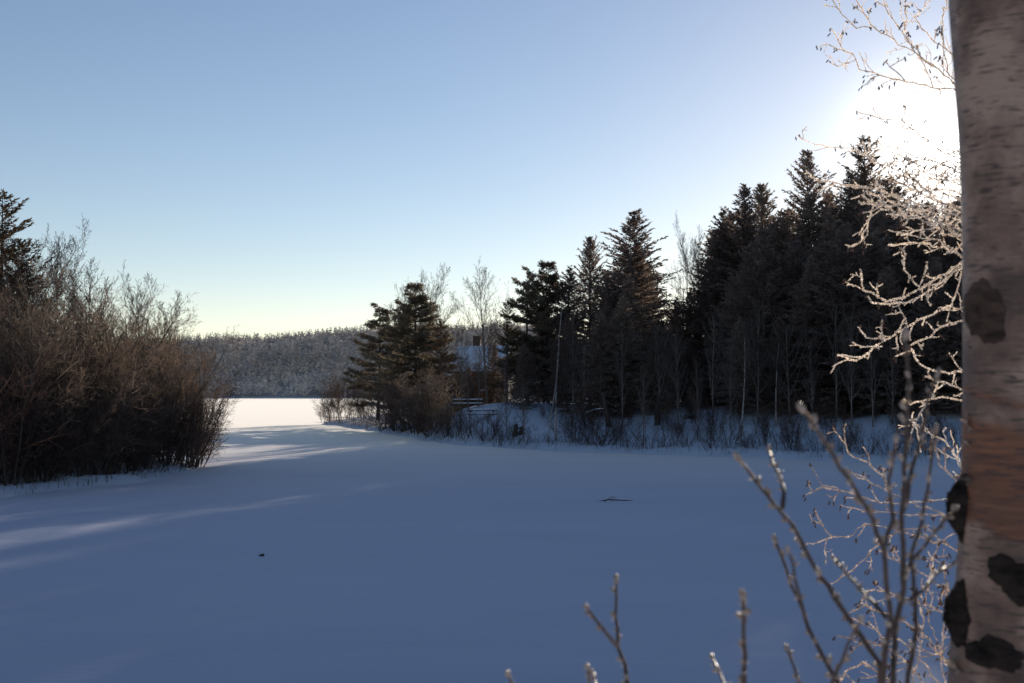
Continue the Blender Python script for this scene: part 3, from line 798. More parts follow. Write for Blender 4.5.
for px, top, Y, k in spots:
    plant_px('brush%d' % k, px, top - (max(4, 36 - px * .16) if top < 350 else 12), Y, h_left, 'tangled leafless brush on the left shore, one of a dense thicket', 'shrub', LB, rnd.uniform(.95, 1.2) if px < 150 else .85)
for i in range(16):
    px = -10 + i * 13 + rnd.uniform(-4, 4)
    Y = float(np.interp(px, [-20, 60, 130, 200], [42.5, 47, 51.5, 57]))
    plant_px('shrub%d' % rnd.randrange(4), px, 393 + (4 - rnd.uniform(1.3, 2.2)) * F_PX / Y, Y, h_left, 'low dark shrub at the foot of the left thicket', 'shrub', 'low shrubs fronting the left thicket', 1.3)

# ---- rock and driftwood by the left spit, debris on the ice
p = on_ice(197, 457)
mb = MB(); mb.blob((0, 0, .1), (.32, .25, .22), seed=3, rough=.22, nu=10, nv=7); mb.blob((.25, .05, .28), (.13, .12, .2), seed=4, rough=.2)
o = mb.obj('rock', M['rock'], smooth=True); o.location = p
tag(o, 'small dark rock on the ice beside the left thicket', 'rock')
p = on_ice(614, 501)
mb = MB(); r = RS(9)
pts = [Vector((-.55, -.1, .03)), Vector((-.2, .02, .10)), Vector((.3, .05, .07)), Vector((.75, .22, .04))]
mb.tube(pts, [.028, .024, .018, .01], 5); mb.tube([pts[1], Vector((-.1, .25, .17)), Vector((.15, .5, .12))], [.014, .012, .006], 4)
mb.tube([pts[0], Vector((-.75, -.05, .02))], [.026, .03], 5)
for k in range(9):
    q = Vector((r.randn() * .7, r.randn() * .35, .045)); mb.tube([q, q + Vector((r.randn() * .09, r.randn() * .06, .01))], [.008, .005], 3)
o = mb.obj('fallen_branch', M['bark'], smooth=True); o.location = (p.x, p.y, -.045)
tag(o, 'dark broken branch lying on the open ice right of centre', 'branch')
p = on_ice(262, 557)
mb = MB(); mb.blob((0, 0, .03), (.07, .05, .05), seed=6, rough=.3)
o = mb.obj('snow_clod', M['rock'], smooth=True); o.location = p
tag(o, 'tiny dark lump alone on the open ice left of centre', 'lump')

# ---- leaning snag with a snowy branch, stump
def snag(px, py, back):
    Y = shoreY(px) + back; g = at(px, py, Y); zb = gz(h_right, g.x, g.y)
    t = thing('dead_snag', 'dark leaning broken trunk on the snowy slope with a snow-topped side branch', 'snag', (g.x, g.y, zb))
    mb = MB(); mb.tube([(0.15, 0, -.2), (0, 0, .8), (-.2, 0, 1.8), (-.32, .05, 2.5)], [.22, .19, .16, .10], 8); mb.obj('trunk', M['bark'], t, True)
    bp = [(-.12, 0, 1.3), (-.9, -.1, 1.25), (-1.7, -.15, .95), (-2.2, -.2, .35)]
    mb = MB(); mb.tube(bp, [.07, .06, .05, .03], 5); b = mb.obj('branch', M['bark'], t, True)
    mb = MB(); mb.tube([(x, y, z + .065) for x, y, z in bp[:3]], [.03, .055, .03], 6); mb.obj('snow_cap', M['snowcap'], b, True)
snag(607, 425, 9)
def stump(px, back, H, label):
    Y = shoreY(px) + back; g = at(px, 430, Y); zb = gz(h_right, g.x, g.y)
    mb = MB(); mb.tube([(0, 0, -.2), (0.02, 0, .15), (.05, 0, H * .7), (.09, .02, H)], [.30, .22, .18, .15], 9)
    mb.tube([(0.02, 0, H * .5), (.35, 0, H * .75)], [.08, .05], 5)
    o = mb.obj('tree_stump', M['bark'], None, True); o.location = (g.x, g.y, zb)
    tag(o, label, 'stump')
stump(515, 6, .8, 'low dark stump on the snowy shore right of the picnic tables')
stump(521, 6.5, .55, 'lower of two dark stumps right of the picnic tables')
stump(657, 11, 2.0, 'tall dark stub of a broken trunk on the slope below the forest')

# ---- picnic tables
def picnic_table(loc, rz, label):
    t = thing('picnic_table', label, 'picnic table', loc, rz, 'picnic tables by the house')
    L = 2.6
    mb = MB()
    for k in range(5): mb.box((0, -.32 + k * .16, .76), (L, .145, .045), None, .006)
    top = mb.obj('tabletop', M['wood'], t)
    mb = MB(); mb.box((0, 0, .838), (L * .98, .80, .10), None, .04); mb.obj('snow_cap', M['snowcap'], top, True)
    for s in (-1, 1):
        mb = MB(); mb.box((0, s * .80 - .08, .45), (L, .14, .045), None, .006); mb.box((0, s * .80 + .08, .45), (L, .14, .045), None, .006)
        b = mb.obj('bench', M['wood'], t)
        mb = MB(); mb.box((0, s * .80, .512), (L * .98, .30, .075), None, .03); mb.obj('snow_cap', M['snowcap'], b, True)
    for e in (-1, 1):
        for s in (-1, 1):
            mb = MB(); mb.bar((e * .95, s * .26, .735), (e * .95, s * .74, -.05), .045, .10, .006); mb.obj('leg', M['wood'], t)
        mb = MB(); mb.box((e * .90, 0, .40), (.045, 1.75, .09), None, .006); mb.box((e * .90, 0, .705), (.045, .74, .07), None, .006); mb.obj('crossbeam', M['wood'], t)
g = at(482, 400, 91); picnic_table((g.x, g.y, gz(h_right, g.x, g.y)), .12, 'snow-topped wooden picnic table nearest the shore, right one of two')
g = at(468, 395, 97); picnic_table((g.x, g.y, gz(h_right, g.x, g.y)), -.08, 'snow-topped wooden picnic table behind and left of the nearer one')

# ---- the house behind the point
def house():
    g = at(484, 390, 126); zb = gz(h_right, g.x, g.y)
    t = thing('house', 'dark house with snowy roof and chimney half hidden behind trees and picnic tables', 'house', (g.x, g.y, zb), math.radians(-14))
    W, D, Hh, Rr = 5.4, 6.4, 4.3, 2.6
    mb = MB()
    x0, x1, y0, y1 = -W / 2, W / 2, -D / 2, D / 2
    V = [(x0, y0, -.5), (x1, y0, -.5), (x1, y1, -.5), (x0, y1, -.5), (x0, y0, Hh), (x1, y0, Hh), (x1, y1, Hh), (x0, y1, Hh), (x0, 0, Hh + Rr), (x1, 0, Hh + Rr)]
    mb.add(V, [(0, 1, 5, 4), (1, 2, 6, 5), (2, 3, 7, 6), (3, 0, 4, 7), (4, 5, 9, 8), (6, 7, 8, 9)], [(4, 8, 7), (5, 6, 9)])
    mb.obj('wall', M['siding'], t)
    mb = MB(); e = .5; sl = Rr / (D / 2)
    for s in (-1, 1):
        a = Vector((0, s * (D / 2 + e), Hh - e * sl + .10)); b = Vector((0, 0, Hh + Rr + .10))
        ln = (b - a).length; q = Quaternion((1, 0, 0), -s * math.atan2(Rr, D / 2)) 
        mb.box((a + b) / 2, (W + 2 * e, ln, .14), q)
    rf = mb.obj('roof', M['wood'], t)
    mb = MB()
    for s in (-1, 1):
        a = Vector((0, s * (D / 2 + e - .1), Hh - e * sl + .30)); b = Vector((0, 0, Hh + Rr + .26))
        ln = (b - a).length; q = Quaternion((1, 0, 0), -s * math.atan2(Rr, D / 2))
        mb.box((a + b) / 2, (W + 2 * e - .1, ln, .22), q, .06)
    mb.obj('roof_snow', M['snowcap'], rf, True)
    mb = MB(); mb.box((-.9, .3, Hh + Rr + .3), (.75, .75, 2.0), None, .03); mb.box((-.9, .3, Hh + Rr + 1.36), (.92, .92, .16), None, .03); mb.obj('chimney', M['brick'], rf)
    for (x, z) in ((-1.6, 3.1), (.4, 3.1), (-1.6, 1.2)):
        mb = MB(); mb.box((x, y0 - .03, z), (.95, .09, 1.15)); mb_ = mb.obj('window', M['trim'], t)
        mb = MB(); mb.box((x, y0 - .062, z), (.80, .05, 1.0)); mb.obj('pane', M['glass'], mb_)
    mb = MB(); mb.box((.7, y0 - .03, .85), (1.0, .08, 2.1)); d = mb.obj('door', M['wood'], t)
    mb = MB(); mb.blob((1.05, y0 - .12, .85), (.04, .04, .04)); mb.obj('handle', M['metal'], d)
    # deck with a snow-topped rail, and stairs with slanting rails
    mb = MB(); mb.box((1.6, y0 - 1.3, 1.0), (5.2, 2.4, .14))
    for x in (-.8, 1.6, 4.0): mb.box((x, y0 - 2.35, .2), (.14, .14, 1.5))
    dk = mb.obj('deck', M['wood'], t)
    mb = MB(); mb.box((2.6, y0 - 2.45, 2.02), (3.1, .10, .12), None, .02); mb.box((2.6, y0 - 2.45, 1.45), (3.1, .06, .08))
    for x in (1.1, 2.1, 3.1, 4.1): mb.box((x, y0 - 2.45, 1.55), (.09, .09, .9))
    rl = mb.obj('railing', M['wood'], dk)
    mb = MB(); mb.box((2.6, y0 - 2.45, 2.14), (3.0, .15, .11), None, .04); mb.obj('snow_cap', M['snowcap'], dk, True)
    for (xa, xb, yy) in ((-3.0, -1.2, y0 - 2.2), (-1.0, .8, y0 - 3.4)):
        mb = MB(); mb.bar((xa, yy, 1.1), (xb, yy, 2.5), .10, .10, .02)
        mb.bar((xa, yy, -.4), (xa, yy, 1.1), .08, .08); mb.bar((xb, yy, -.4), (xb, yy, 2.5), .08, .08); mb.obj('stair_rail', M['trim'], t)
    mb = MB()
    for k in range(7): mb.box((-1.9 + k * .28, y0 - 2.8, .15 + k * .19), (.30, 1.1, .06))
    mb.obj('stairs', M['wood'], t)
house()

# ---- dock half frozen in by the tip of the point
g = on_ice(374, 417)
t = thing('dock', 'low dark wooden dock frozen in behind the reddish shrubs of the point', 'dock', (g.x, g.y - 30, 0), .1)
mb = MB()
for k in range(18): mb.box((-2.6 + k * .3, 0, .62), (.27, 1.5, .05))
mb.obj('deck', M['wood'], t)
for x in (-2.4, 0, 2.4):
    for y in (-.6, .6):
        mb = MB(); mb.tube([(x, y, -.2), (x, y, .9)], [.07, .065], 7); mb.obj('post', M['wood'], t)

# ------------------------------------------------------------------ the far hill and its woods
HY = 900.0
def hill_h(x, y):
    ridge = np.interp(x, [-1400, -700, -330, -230, -120, 0, 300, 900, 1600], [34, 40, 46, 49, 58, 60, 55, 48, 38])
    up = smooth(HY, HY + 190, y) * (0.75 + 0.25 * smooth(HY, HY + 60, y))
    return ridge * up + (vnoise(x, y, 60, 21) - .5) * 7 * smooth(HY, HY + 60, y) + 0.6 * smooth(HY - 4, HY + 2, y) - 0.5
mb = MB(); xs = np.linspace(-1600, 1700, 180); ys = np.concatenate([np.linspace(HY - 10, HY + 260, 40), np.linspace(HY + 300, HY + 900, 8)])
X, Y = np.meshgrid(xs, ys); Z = hill_h(X, Y) * np.where(Y > HY + 260, .9, 1)
idx = np.arange(X.size).reshape(X.shape)
mb.add(np.stack([X.ravel(), Y.ravel(), Z.ravel()], -1), np.stack([idx[:-1, :-1], idx[:-1, 1:], idx[1:, 1:], idx[1:, :-1]], -1).reshape(-1, 4))
struct(mb.obj('far_hill', M['hill_floor'], smooth=True))
def far_woods():
    r = RS(77); mb = MB()
    N = 5200
    x = np.where(r.rand(N) < .8, -380 + r.rand(N) * 420, -1500 + r.rand(N) * 3000); y = HY + 4 + r.rand(N) ** 0.8 * 215
    order = np.argsort(y); x, y = x[order], y[order]; z = hill_h(x, y)
    P, D, S, L, W, T = [], [], [], [], [], []
    for i in range(N):
        top = (y[i] - HY) / 215
        con = r.rand() < (0.10 + 0.80 * smooth(.66, .90, np.array(top)))
        patch = float(vnoise(np.array([x[i]]), np.array([y[i]]), 45, 31)[0])
        if con:
            H = 10 + 7 * r.rand(); k = 34
            t = r.rand(k) ** .8; a = r.rand(k) * 6.28; rr = (1 - t) * H * .26 + .2
            P.append(np.stack([x[i] + 0 * a, y[i] + 0 * a, z[i] + H * (.08 + .9 * t)], -1))
            D.append(np.stack([np.cos(a), np.sin(a), -.25 + .6 * t], -1)); L.append(rr + .5); W.append(.35 + .5 * (1 - t))
            T.append(np.full(k, .03 + .15 * r.rand()))
        else:
            H = 8 + 5 * r.rand(); k = 30
            t = r.rand(k); a = r.rand(k) * 6.28; 
            P.append(np.stack([x[i] + np.cos(a) * np.sin(t * 3) * 1.6, y[i] + np.sin(a) * np.sin(t * 3) * 1.6, z[i] + H * (.08 + .72 * t)], -1))
            D.append(np.stack([np.cos(a) * .9, np.sin(a) * .9, .8 - .5 * t], -1)); L.append(H * (.18 + .22 * r.rand(k))); W.append(.16 + .36 * r.rand(k))
            T.append(np.full(k, .22 + .55 * patch + .16 * r.rand()))
    P = np.vstack(P); D = np.vstack(D); D /= np.linalg.norm(D, axis=1, keepdims=True)
    S = np.cross(D, r.randn(len(P), 3)); S /= np.linalg.norm(S, axis=1, keepdims=True)
    mb.blades(P, D, S, np.concatenate(L), np.concatenate(W))
    mb.tone = [np.repeat(np.concatenate(T), 4)]
    o = mb.obj('far_woods', M['hill'], tone=True)
    tag(o, 'frosted grey wood, colour paled for haze, covering the hill beyond the far end of the lake', 'woods', kind='stuff')
far_woods()

# ------------------------------------------------------------------ the near birch trunk
def birch():
    Y = 2.0; mpp = Y / F_PX
    rows = [-260, -120, 0, 60, 120, 180, 250, 320, 400, 460, 500, 545, 590, 640, 683, 800, 1000, 1200]
    left = [947, 950, 953, 957, 961, 964, 966, 967, 967, 966, 964, 963, 961, 957, 954, 949, 940, 926]
    g = at(1016, 683, Y); zb = gz(h_bank, g.x, Y)
    t = thing('birch_tree', 'thick pale birch trunk with peeling tan bark close by at the right edge', 'birch', (g.x, Y, zb))
    ns, nv = 64, 260
    zs_k = np.array([at(960, r_, Y).z for r_ in rows])[::-1]; xs_k = np.array([at(l_, r_, Y).x for l_, r_ in zip(left, rows)])[::-1]
    # carry on down to the ground and up beyond the picture
    zs = np.linspace(zb - .15, 6.2, nv)
    lx = np.interp(zs, zs_k, xs_k)
    a = np.arange(ns) / ns * 2 * math.pi
    cx = at(1014, 341, Y).x
    V = []
    for z, l in zip(zs, lx):
        flare = 0.05 * math.exp(-(z - zb) / .18)
        R0 = (cx - l) + flare
        wob = 1 + 0.018 * np.sin(a * 2 + z * 2.1) + 0.012 * np.sin(a * 3 - z * 3.7) + 0.006 * np.sin(a * 7 + z * 11)
        V.append(np.stack([cx + R0 * wob * np.cos(a) - g.x, Y + R0 * wob * np.sin(a) - Y, np.full(ns, z - zb)], -1))
    V = np.array(V).reshape(-1, 3)
    i = np.arange(nv - 1)[:, None] * ns; k = np.arange(ns)[None]; k2 = (k + 1) % ns
    mb = MB(); mb.add(V, np.stack([i + k, i + k2, i + ns + k2, i + ns + k], -1).reshape(-1, 4))
    mb.obj('trunk', M['birch'], t, True)
    # old branch scars: rough dark swellings
    def scar(px, py, w, h, depth, seed, lab=None, tilt=0.0):
        """a rough patch of old bark that follows the round of the trunk"""
        z0 = at(px, py, Y - .09).z; l0 = float(np.interp(z0, zs, lx)); R0 = cx - l0
        ca = max(-1, min(1, (at(px, py, Y - R0 * .6).x - cx) / R0)); aa = -math.acos(ca)
        r_ = RS(seed); mb = MB(); nu, nr = 56, 16
        ph_ = r_.rand(6) * 6.28; Vv = []
        nz = r_.rand(4096)
        for j in range(nr + 1):
            f_ = j / nr
            for q in range(nu):
                f = q / nu * 6.2832
                k_ = 1 + .13 * math.sin(2 * f + ph_[0]) + .10 * math.sin(3 * f + ph_[1]) + .06 * math.sin(5 * f + ph_[2]) + .05 * math.sin(9 * f + ph_[3]) + .035 * math.sin(17 * f + ph_[4])
                u = w * f_ * k_ * math.cos(f); v = h * f_ * k_ * math.sin(f) + tilt * u
                z = z0 + v; R_ = cx - float(np.interp(z, zs, lx)); an = aa + u / R0
                wob = 1 + 0.018 * math.sin(an * 2 + z * 2.1) + 0.012 * math.sin(an * 3 - z * 3.7) + 0.006 * math.sin(an * 7 + z * 11)
                prof = (1 - f_ ** 2.2)
                rg = R_ * wob + depth * prof * (.72 + .35 * nz[(j * nu + q) % 4096] + .30 * math.sin(3 * f + 7 * f_ + ph_[5]) * f_ + .22 * math.sin(5 * f - 11 * f_ + ph_[2]) * f_) + .0012 - .004 * max(0, f_ - .93) / .07
                Vv.append((cx + rg * math.cos(an) - g.x, rg * math.sin(an), z - zb))
        Q = [(j * nu + q, (j + 1) * nu + q, (j + 1) * nu + (q + 1) % nu, j * nu + (q + 1) % nu) for j in range(nr) for q in range(nu)]
        mb.add(Vv, Q); mb.obj('bark_scar', M['scar_soft' if seed == 1 else 'scar'], t, True, label=lab)
    scar(984, 309, .046, .060, .008, 1, 'soft-edged dark oval scar high on the trunk')
    scar(1010, 580, .050, .040, .007, 2, 'dark scar low on the right of the trunk', -.15)
    scar(962, 622, .040, .056, .022, 3, 'large black swollen scar bulging from the left side near the bottom', .1)
    scar(990, 656, .056, .028, .007, 4, 'dark smear running right below the black swelling', -.12)
    scar(957, 512, .018, .066, .026, 5, 'narrow dark burl standing out from the left edge')
    # papery curls lifting off the left edge
    r_ = RS(5)
    for (px, py, ln, sz) in [(953, 480, .02, .014), (950, 478, .02, .012), (962, 428, .05, .010), (960, 446, .03, .008), (952, 482, .035, .012), (951, 668, .04, .014), (955, 20, .03, .006), (963, 350, .03, .006)]:
        z = at(px, py, Y).z; l = float(np.interp(z, zs, lx))
        mb = MB(); pts = []
        for q in range(9):
            f = q / 8 * 4.2
            pts.append((l + .004 - sz * (.4 + .6 * math.sin(f)) - g.x, -.01 + sz * math.cos(f) * .8, z - zb + ln * .5 - ln * q / 10))
        mb.ribbon(pts, np.full(9, sz * .9) * (0.6 + .6 * r_.rand(9)), (0.2, 0.4, 1)); mb.obj('peeling_bark', M['frost_dim'], t, True)
birch()

# ------------------------------------------------------------------ frosted branches and budding stems close by
def jig(pts, Y0, Y1, r, wob=0.9, nper=6):
    """photo polyline -> 3-D path running from depth Y0 to Y1, with the small zigzag of a real twig"""
    P = [np.array(p, float) for p in pts]; out = []
    tot = sum(np.linalg.norm(P[i + 1] - P[i]) for i in range(len(P) - 1)); run = 0
    for i in range(len(P) - 1):
        sl = np.linalg.norm(P[i + 1] - P[i]); n = max(1, int(sl / nper))
        for k in range(n):
            f = k / n; q = P[i] * (1 - f) + P[i + 1] * f + r.randn(2) * wob * (0.5 if k == 0 else 1)
            yy = Y0 + (Y1 - Y0) * (run + sl * f) / tot
            out.append(at(q[0], q[1], yy))
        run += sl
    out.append(at(P[-1][0], P[-1][1], Y1))
    return out
def frost_on(mb, pts, w, r, jit=.75):
    P = []
    for i in range(len(pts) - 1):
        m = max(2, int((pts[i + 1] - pts[i]).length / (w * 1.1)))
        m = min(m, 14)
        for k in range(m): P.append(pts[i].lerp(pts[i + 1], k / m))
    P.append(pts[-1])
    for k in range(2):
        ww = w * (1 - jit + 2 * jit * r.rand(len(P)) ** 1.6)
        mb.ribbon(P, ww, Vector((0, 1, 0)) + Vector(r.randn(3)) * .7)
    # stray crystals
    m = len(P) * 3
    idx = r.randint(0, len(P), m)
    B = np.array([tuple(P[i]) for i in idx]) + r.randn(m, 3) * w * .35
    D = r.randn(m, 3); D /= np.linalg.norm(D, axis=1, keepdims=True)
    S = np.cross(D, r.randn(m, 3)); S /= np.linalg.norm(S, axis=1, keepdims=True)
    L = w * (.7 + 1.5 * r.rand(m)); L[r.rand(m) < .06] *= 2.0
    mb.blades(B, D, S, L, w * (.25 + .35 * r.rand(m)))
def spurs(pts, r, every=5, L=.05, angle=.9):
    """short side twigs off a path, as further paths"""
    out = []
    for i in range(2, len(pts) - 1):
        if r.rand() > 1 / every: continue
        d = (pts[i + 1] - pts[i]).normalized()
        ax = (Vector((0, 1, 0)) + Vector(r.randn(3)) * .5).normalized()
        cd = rot_about(d, ax, angle * (1 if r.rand() < .5 else -1) * (.6 + .7 * r.rand()))
        l = L * (.4 + 1.2 * r.rand()); p = pts[i].copy(); q = [p.copy()]
        for k in range(4):
            cd = (cd + Vector(r.randn(3)) * .22 + UP * .06).normalized(); p = p + cd * l / 4; q.append(p.copy())
        out.append(q)
    return out
def catkins(lst, tip, d, r, n=3, L=.016, w=.0032):
    for k in range(n):
        a = (Vector((r.randn() * .5, r.randn() * .5, -1)) + d * .5).normalized()
        c = tip + Vector(r.randn(3)) * .006 + a * L * .7
        mb = MB(); lst.append(mb); mb.blob(c, (w, w, L * (.5 + .25 * r.rand())), a, seed=r.randint(9999), rough=.15, nu=6, nv=5)

UPPER = [  # traced from the photo: (points, radius scale)
    ([(975, 96), (953, 89), (932, 87), (906, 82), (879, 75), (860, 69), (856, 59), (841, 46), (831, 28)], 1.3),
    ([(975, 104), (944, 74), (921, 57), (902, 32), (888, 13), (880, -8)], 1.5),
    ([(944, 74), (921, 57), (894, 40), (871, 25), (858, 4), (852, -10)], 1.2),
    ([(871, 28), (852, 25), (837, 8), (826, -6)], .8),
    ([(975, 110), (947, 72), (942, 34), (947, -8)], 1.1),
    ([(932, 87), (925, 66), (912, 48), (905, 30), (906, 5), (903, -8)], .9),
    ([(960, 60), (930, 38), (915, 18), (930, 0), (936, -9)], .8),
    ([(906, 82), (890, 66), (905, 58)], .7),
    ([(879, 75), (866, 84), (861, 87)], .7),
    ([(856, 59), (838, 66), (829, 62)], .7), ([(845, 50), (827, 44), (819, 47)], .6)]
MIDDLE = [
    ([(980, 190), (950, 182), (925, 176), (900, 172), (870, 158), (850, 148), (835, 147), (815, 145), (797, 135)], 1.1),
    ([(980, 245), (960, 235), (935, 220), (905, 200), (878, 190), (848, 186), (830, 182), (808, 176)], 1.2),
    ([(905, 198), (885, 192), (871, 211), (862, 240), (852, 247)], .8),
    ([(978, 215), (950, 205), (925, 196), (898, 182), (880, 165), (865, 152), (862, 140)], 1.0),
    ([(978, 232), (955, 215), (925, 205), (900, 205), (880, 206), (862, 196)], .9),
    ([(985, 268), (963, 258), (946, 247), (915, 243), (888, 245)], 1.0),
    ([(963, 258), (940, 240), (915, 236), (900, 232), (888, 230)], .8),
    ([(985, 252), (963, 262), (942, 275), (923, 287), (904, 298), (887, 302), (873, 292), (864, 290), (860, 269)], 1.3),
    ([(985, 258), (959, 268), (934, 288), (911, 302), (889, 304), (872, 303), (868, 296)], 1.3),
    ([(985, 300), (959, 309), (938, 311), (919, 320), (902, 330), (885, 340), (869, 351), (856, 361), (837, 355)], 1.1),
    ([(985, 315), (959, 321), (942, 327), (927, 338), (911, 345)], .9),
    ([(885, 340), (866, 338), (858, 327)], .7), ([(885, 340), (881, 328), (882, 320)], .6),
    ([(963, 262), (957, 290), (951, 305), (938, 311)], .7),
    ([(919, 287), (926, 268), (927, 262)], .6), ([(919, 287), (905, 270), (904, 250)], .8),
    ([(896, 300), (905, 318), (907, 326)], .6),
    ([(985, 375), (963, 372), (938, 372), (919, 363), (909, 346)], .9),
    ([(985, 405), (965, 401), (942, 397), (923, 401), (911, 405), (904, 399)], 1.0),
    ([(985, 395), (965, 392), (945, 382), (925, 376)], .8),
    ([(927, 400), (915, 425), (911, 434)], .7),
    ([(985, 490), (963, 471), (946, 441), (923, 429), (909, 420)], .9),
    ([(963, 471), (957, 455), (965, 436)], .7), ([(946, 441), (943, 432), (946, 428)], .7),
    ([(978, 180), (955, 170), (930, 160), (905, 158)], .9), ([(978, 165), (950, 160), (925, 172), (905, 180)], .8),
    ([(978, 205), (958, 197), (938, 205), (915, 215), (900, 226)], .8)]
_r = random.Random(31)
for _i in range(16):   # the thick tangle of frosted twigs under the sun
    _y = 140 + _i * 6; _x1 = _r.uniform(856, 915); _y1 = _y + _r.uniform(-34, 12)
    MIDDLE.append(([(980, _y + _r.uniform(5, 25)), (950, _y + _r.uniform(0, 14)), ((950 + _x1) / 2 + _r.uniform(-8, 8), (_y + _y1) / 2 + _r.uniform(-4, 10)), (_x1, _y1)], _r.uniform(.6, .9)))
LOWER = [
    ([(985, 505), (948, 500), (922, 502), (893, 504), (867, 498), (841, 491), (822, 487), (806, 495)], 1.0),
    ([(893, 504), (885, 480), (867, 463), (848, 452), (844, 430), (846, 424)], .9),
    ([(841, 491), (822, 485), (811, 467)], .7),
    ([(985, 525), (940, 512), (905, 500), (880, 487), (858, 478), (848, 470)], .9),
    ([(985, 530), (945, 515), (910, 515), (880, 512), (858, 510), (840, 505)], .8),
    ([(900, 530), (865, 524), (852, 535), (833, 537), (802, 546)], .8),
    ([(833, 537), (822, 524), (815, 510)], .6),
    ([(930, 525), (900, 530), (870, 552), (852, 571), (831, 584)], .8),
    ([(985, 560), (945, 545), (915, 536), (900, 530)], .8),
    ([(985, 620), (950, 592), (925, 575), (900, 562), (878, 550)], .8),
    ([(985, 640), (940, 612), (915, 600), (885, 592), (866, 590), (858, 606)], .8),
    ([(960, 683), (930, 640), (905, 622), (880, 612), (860, 602)], .8),
    ([(975, 700), (945, 660), (930, 625), (925, 600), (932, 570), (938, 540)], .9),
    ([(950, 700), (940, 660), (945, 620), (948, 590), (944, 560)], .8),
    ([(930, 700), (915, 670), (890, 650), (865, 640), (846, 655)], .8),
    ([(900, 700), (885, 676), (862, 662), (845, 672), (838, 684)], .7),
    ([(945, 690), (920, 660), (900, 640), (880, 636), (868, 622)], .8),
    ([(910, 690), (920, 650), (925, 620), (915, 590)], .8),
    ([(970, 520), (955, 480), (940, 465), (930, 440)], .7)]

def frosted(root_name, label, cat, base_px, Ybase, sets, rad, fw, matf, stem_rows, part, cat_n, seed, every, spl):
    r = RS(seed)
    g = at(base_px, 683, Ybase); zb = gz(h_bank, g.x, g.y)
    t = thing(root_name, label, cat, (g.x, g.y, zb)); org = Vector((g.x, g.y, zb))
    zs = [zb - .15] + [at(base_px, q, Ybase).z for q in stem_rows]
    pts = [Vector((g.x + r.randn() * .012, g.y + r.randn() * .012, z)) - org for z in zs]
    mb = MB(); mb.tube(pts, np.linspace(rad * 4.5, rad * 1.6, len(pts)), 8); mb.obj('stem', M['twig_near'], t, True)
    ncat, rest = 0, MB()
    for pl, k in sets:
        Ya = Ybase + r.randn() * .05; Yb = Ybase + r.randn() * .35
        if pl[0][0] < 970: Ya = Ybase + r.randn() * .15
        p = [q - org for q in jig(pl, Ya, Yb, r)]
        mb = MB(); mf = MB(); mc = []
        mb.tube(p, np.linspace(rad * 1.1 * k, rad * .4 * k, len(p)), 5); frost_on(mf, p, fw * (.75 + .4 * k), r)
        for q in spurs(p, r, every, spl * Ybase / 5):
            mb.tube(q, np.linspace(rad * .5, rad * .28, len(q)), 4); frost_on(mf, q, fw * .8, r)
            for q2 in spurs(q, r, 2.0, spl * .45 * Ybase / 5):
                mb.tube(q2, np.linspace(rad * .35, rad * .22, len(q2)), 3); frost_on(mf, q2, fw * .65, r)
            if r.rand() < cat_n: catkins(mc, q[-1], (q[-1] - q[-2]).normalized(), r, r.randint(2, 4))
        catkins(mc, p[-1], (p[-1] - p[-2]).normalized(), r, 2)
        b = mb.obj(part, M['twig_near'], t, True)
        mf.obj('hoar_frost', M[matf], b)
        for q in mc[::-1]:
            if ncat < 100: q.obj('catkin', M['catkin'], b, True); ncat += 1
            else: rest.add(np.vstack(q.V), np.vstack(q.q), np.vstack(q.t))
    if rest.n: rest.obj('catkins', M['catkin'], t, True)['kind'] = 'stuff'
    return t
frosted('birch_sapling', 'young tree with hoar-frosted branches glowing in the sun, half hidden behind the birch trunk', 'tree', 990, 4.8, UPPER + MIDDLE, .0014, .0026, 'frost',
        [683, 600, 500, 400, 300, 200, 120, 60, 0, -60, -120], 'branch', .5, 11, 1.5, .07)
frosted('alder_shrub', 'catkin-laden shrub with thin tangled twigs low behind the birch trunk', 'shrub', 978, 4.4, LOWER, .0014, .0021, 'frost_dim',
        [683, 640, 600, 560, 520], 'branch', .85, 12, 2.4, .085)

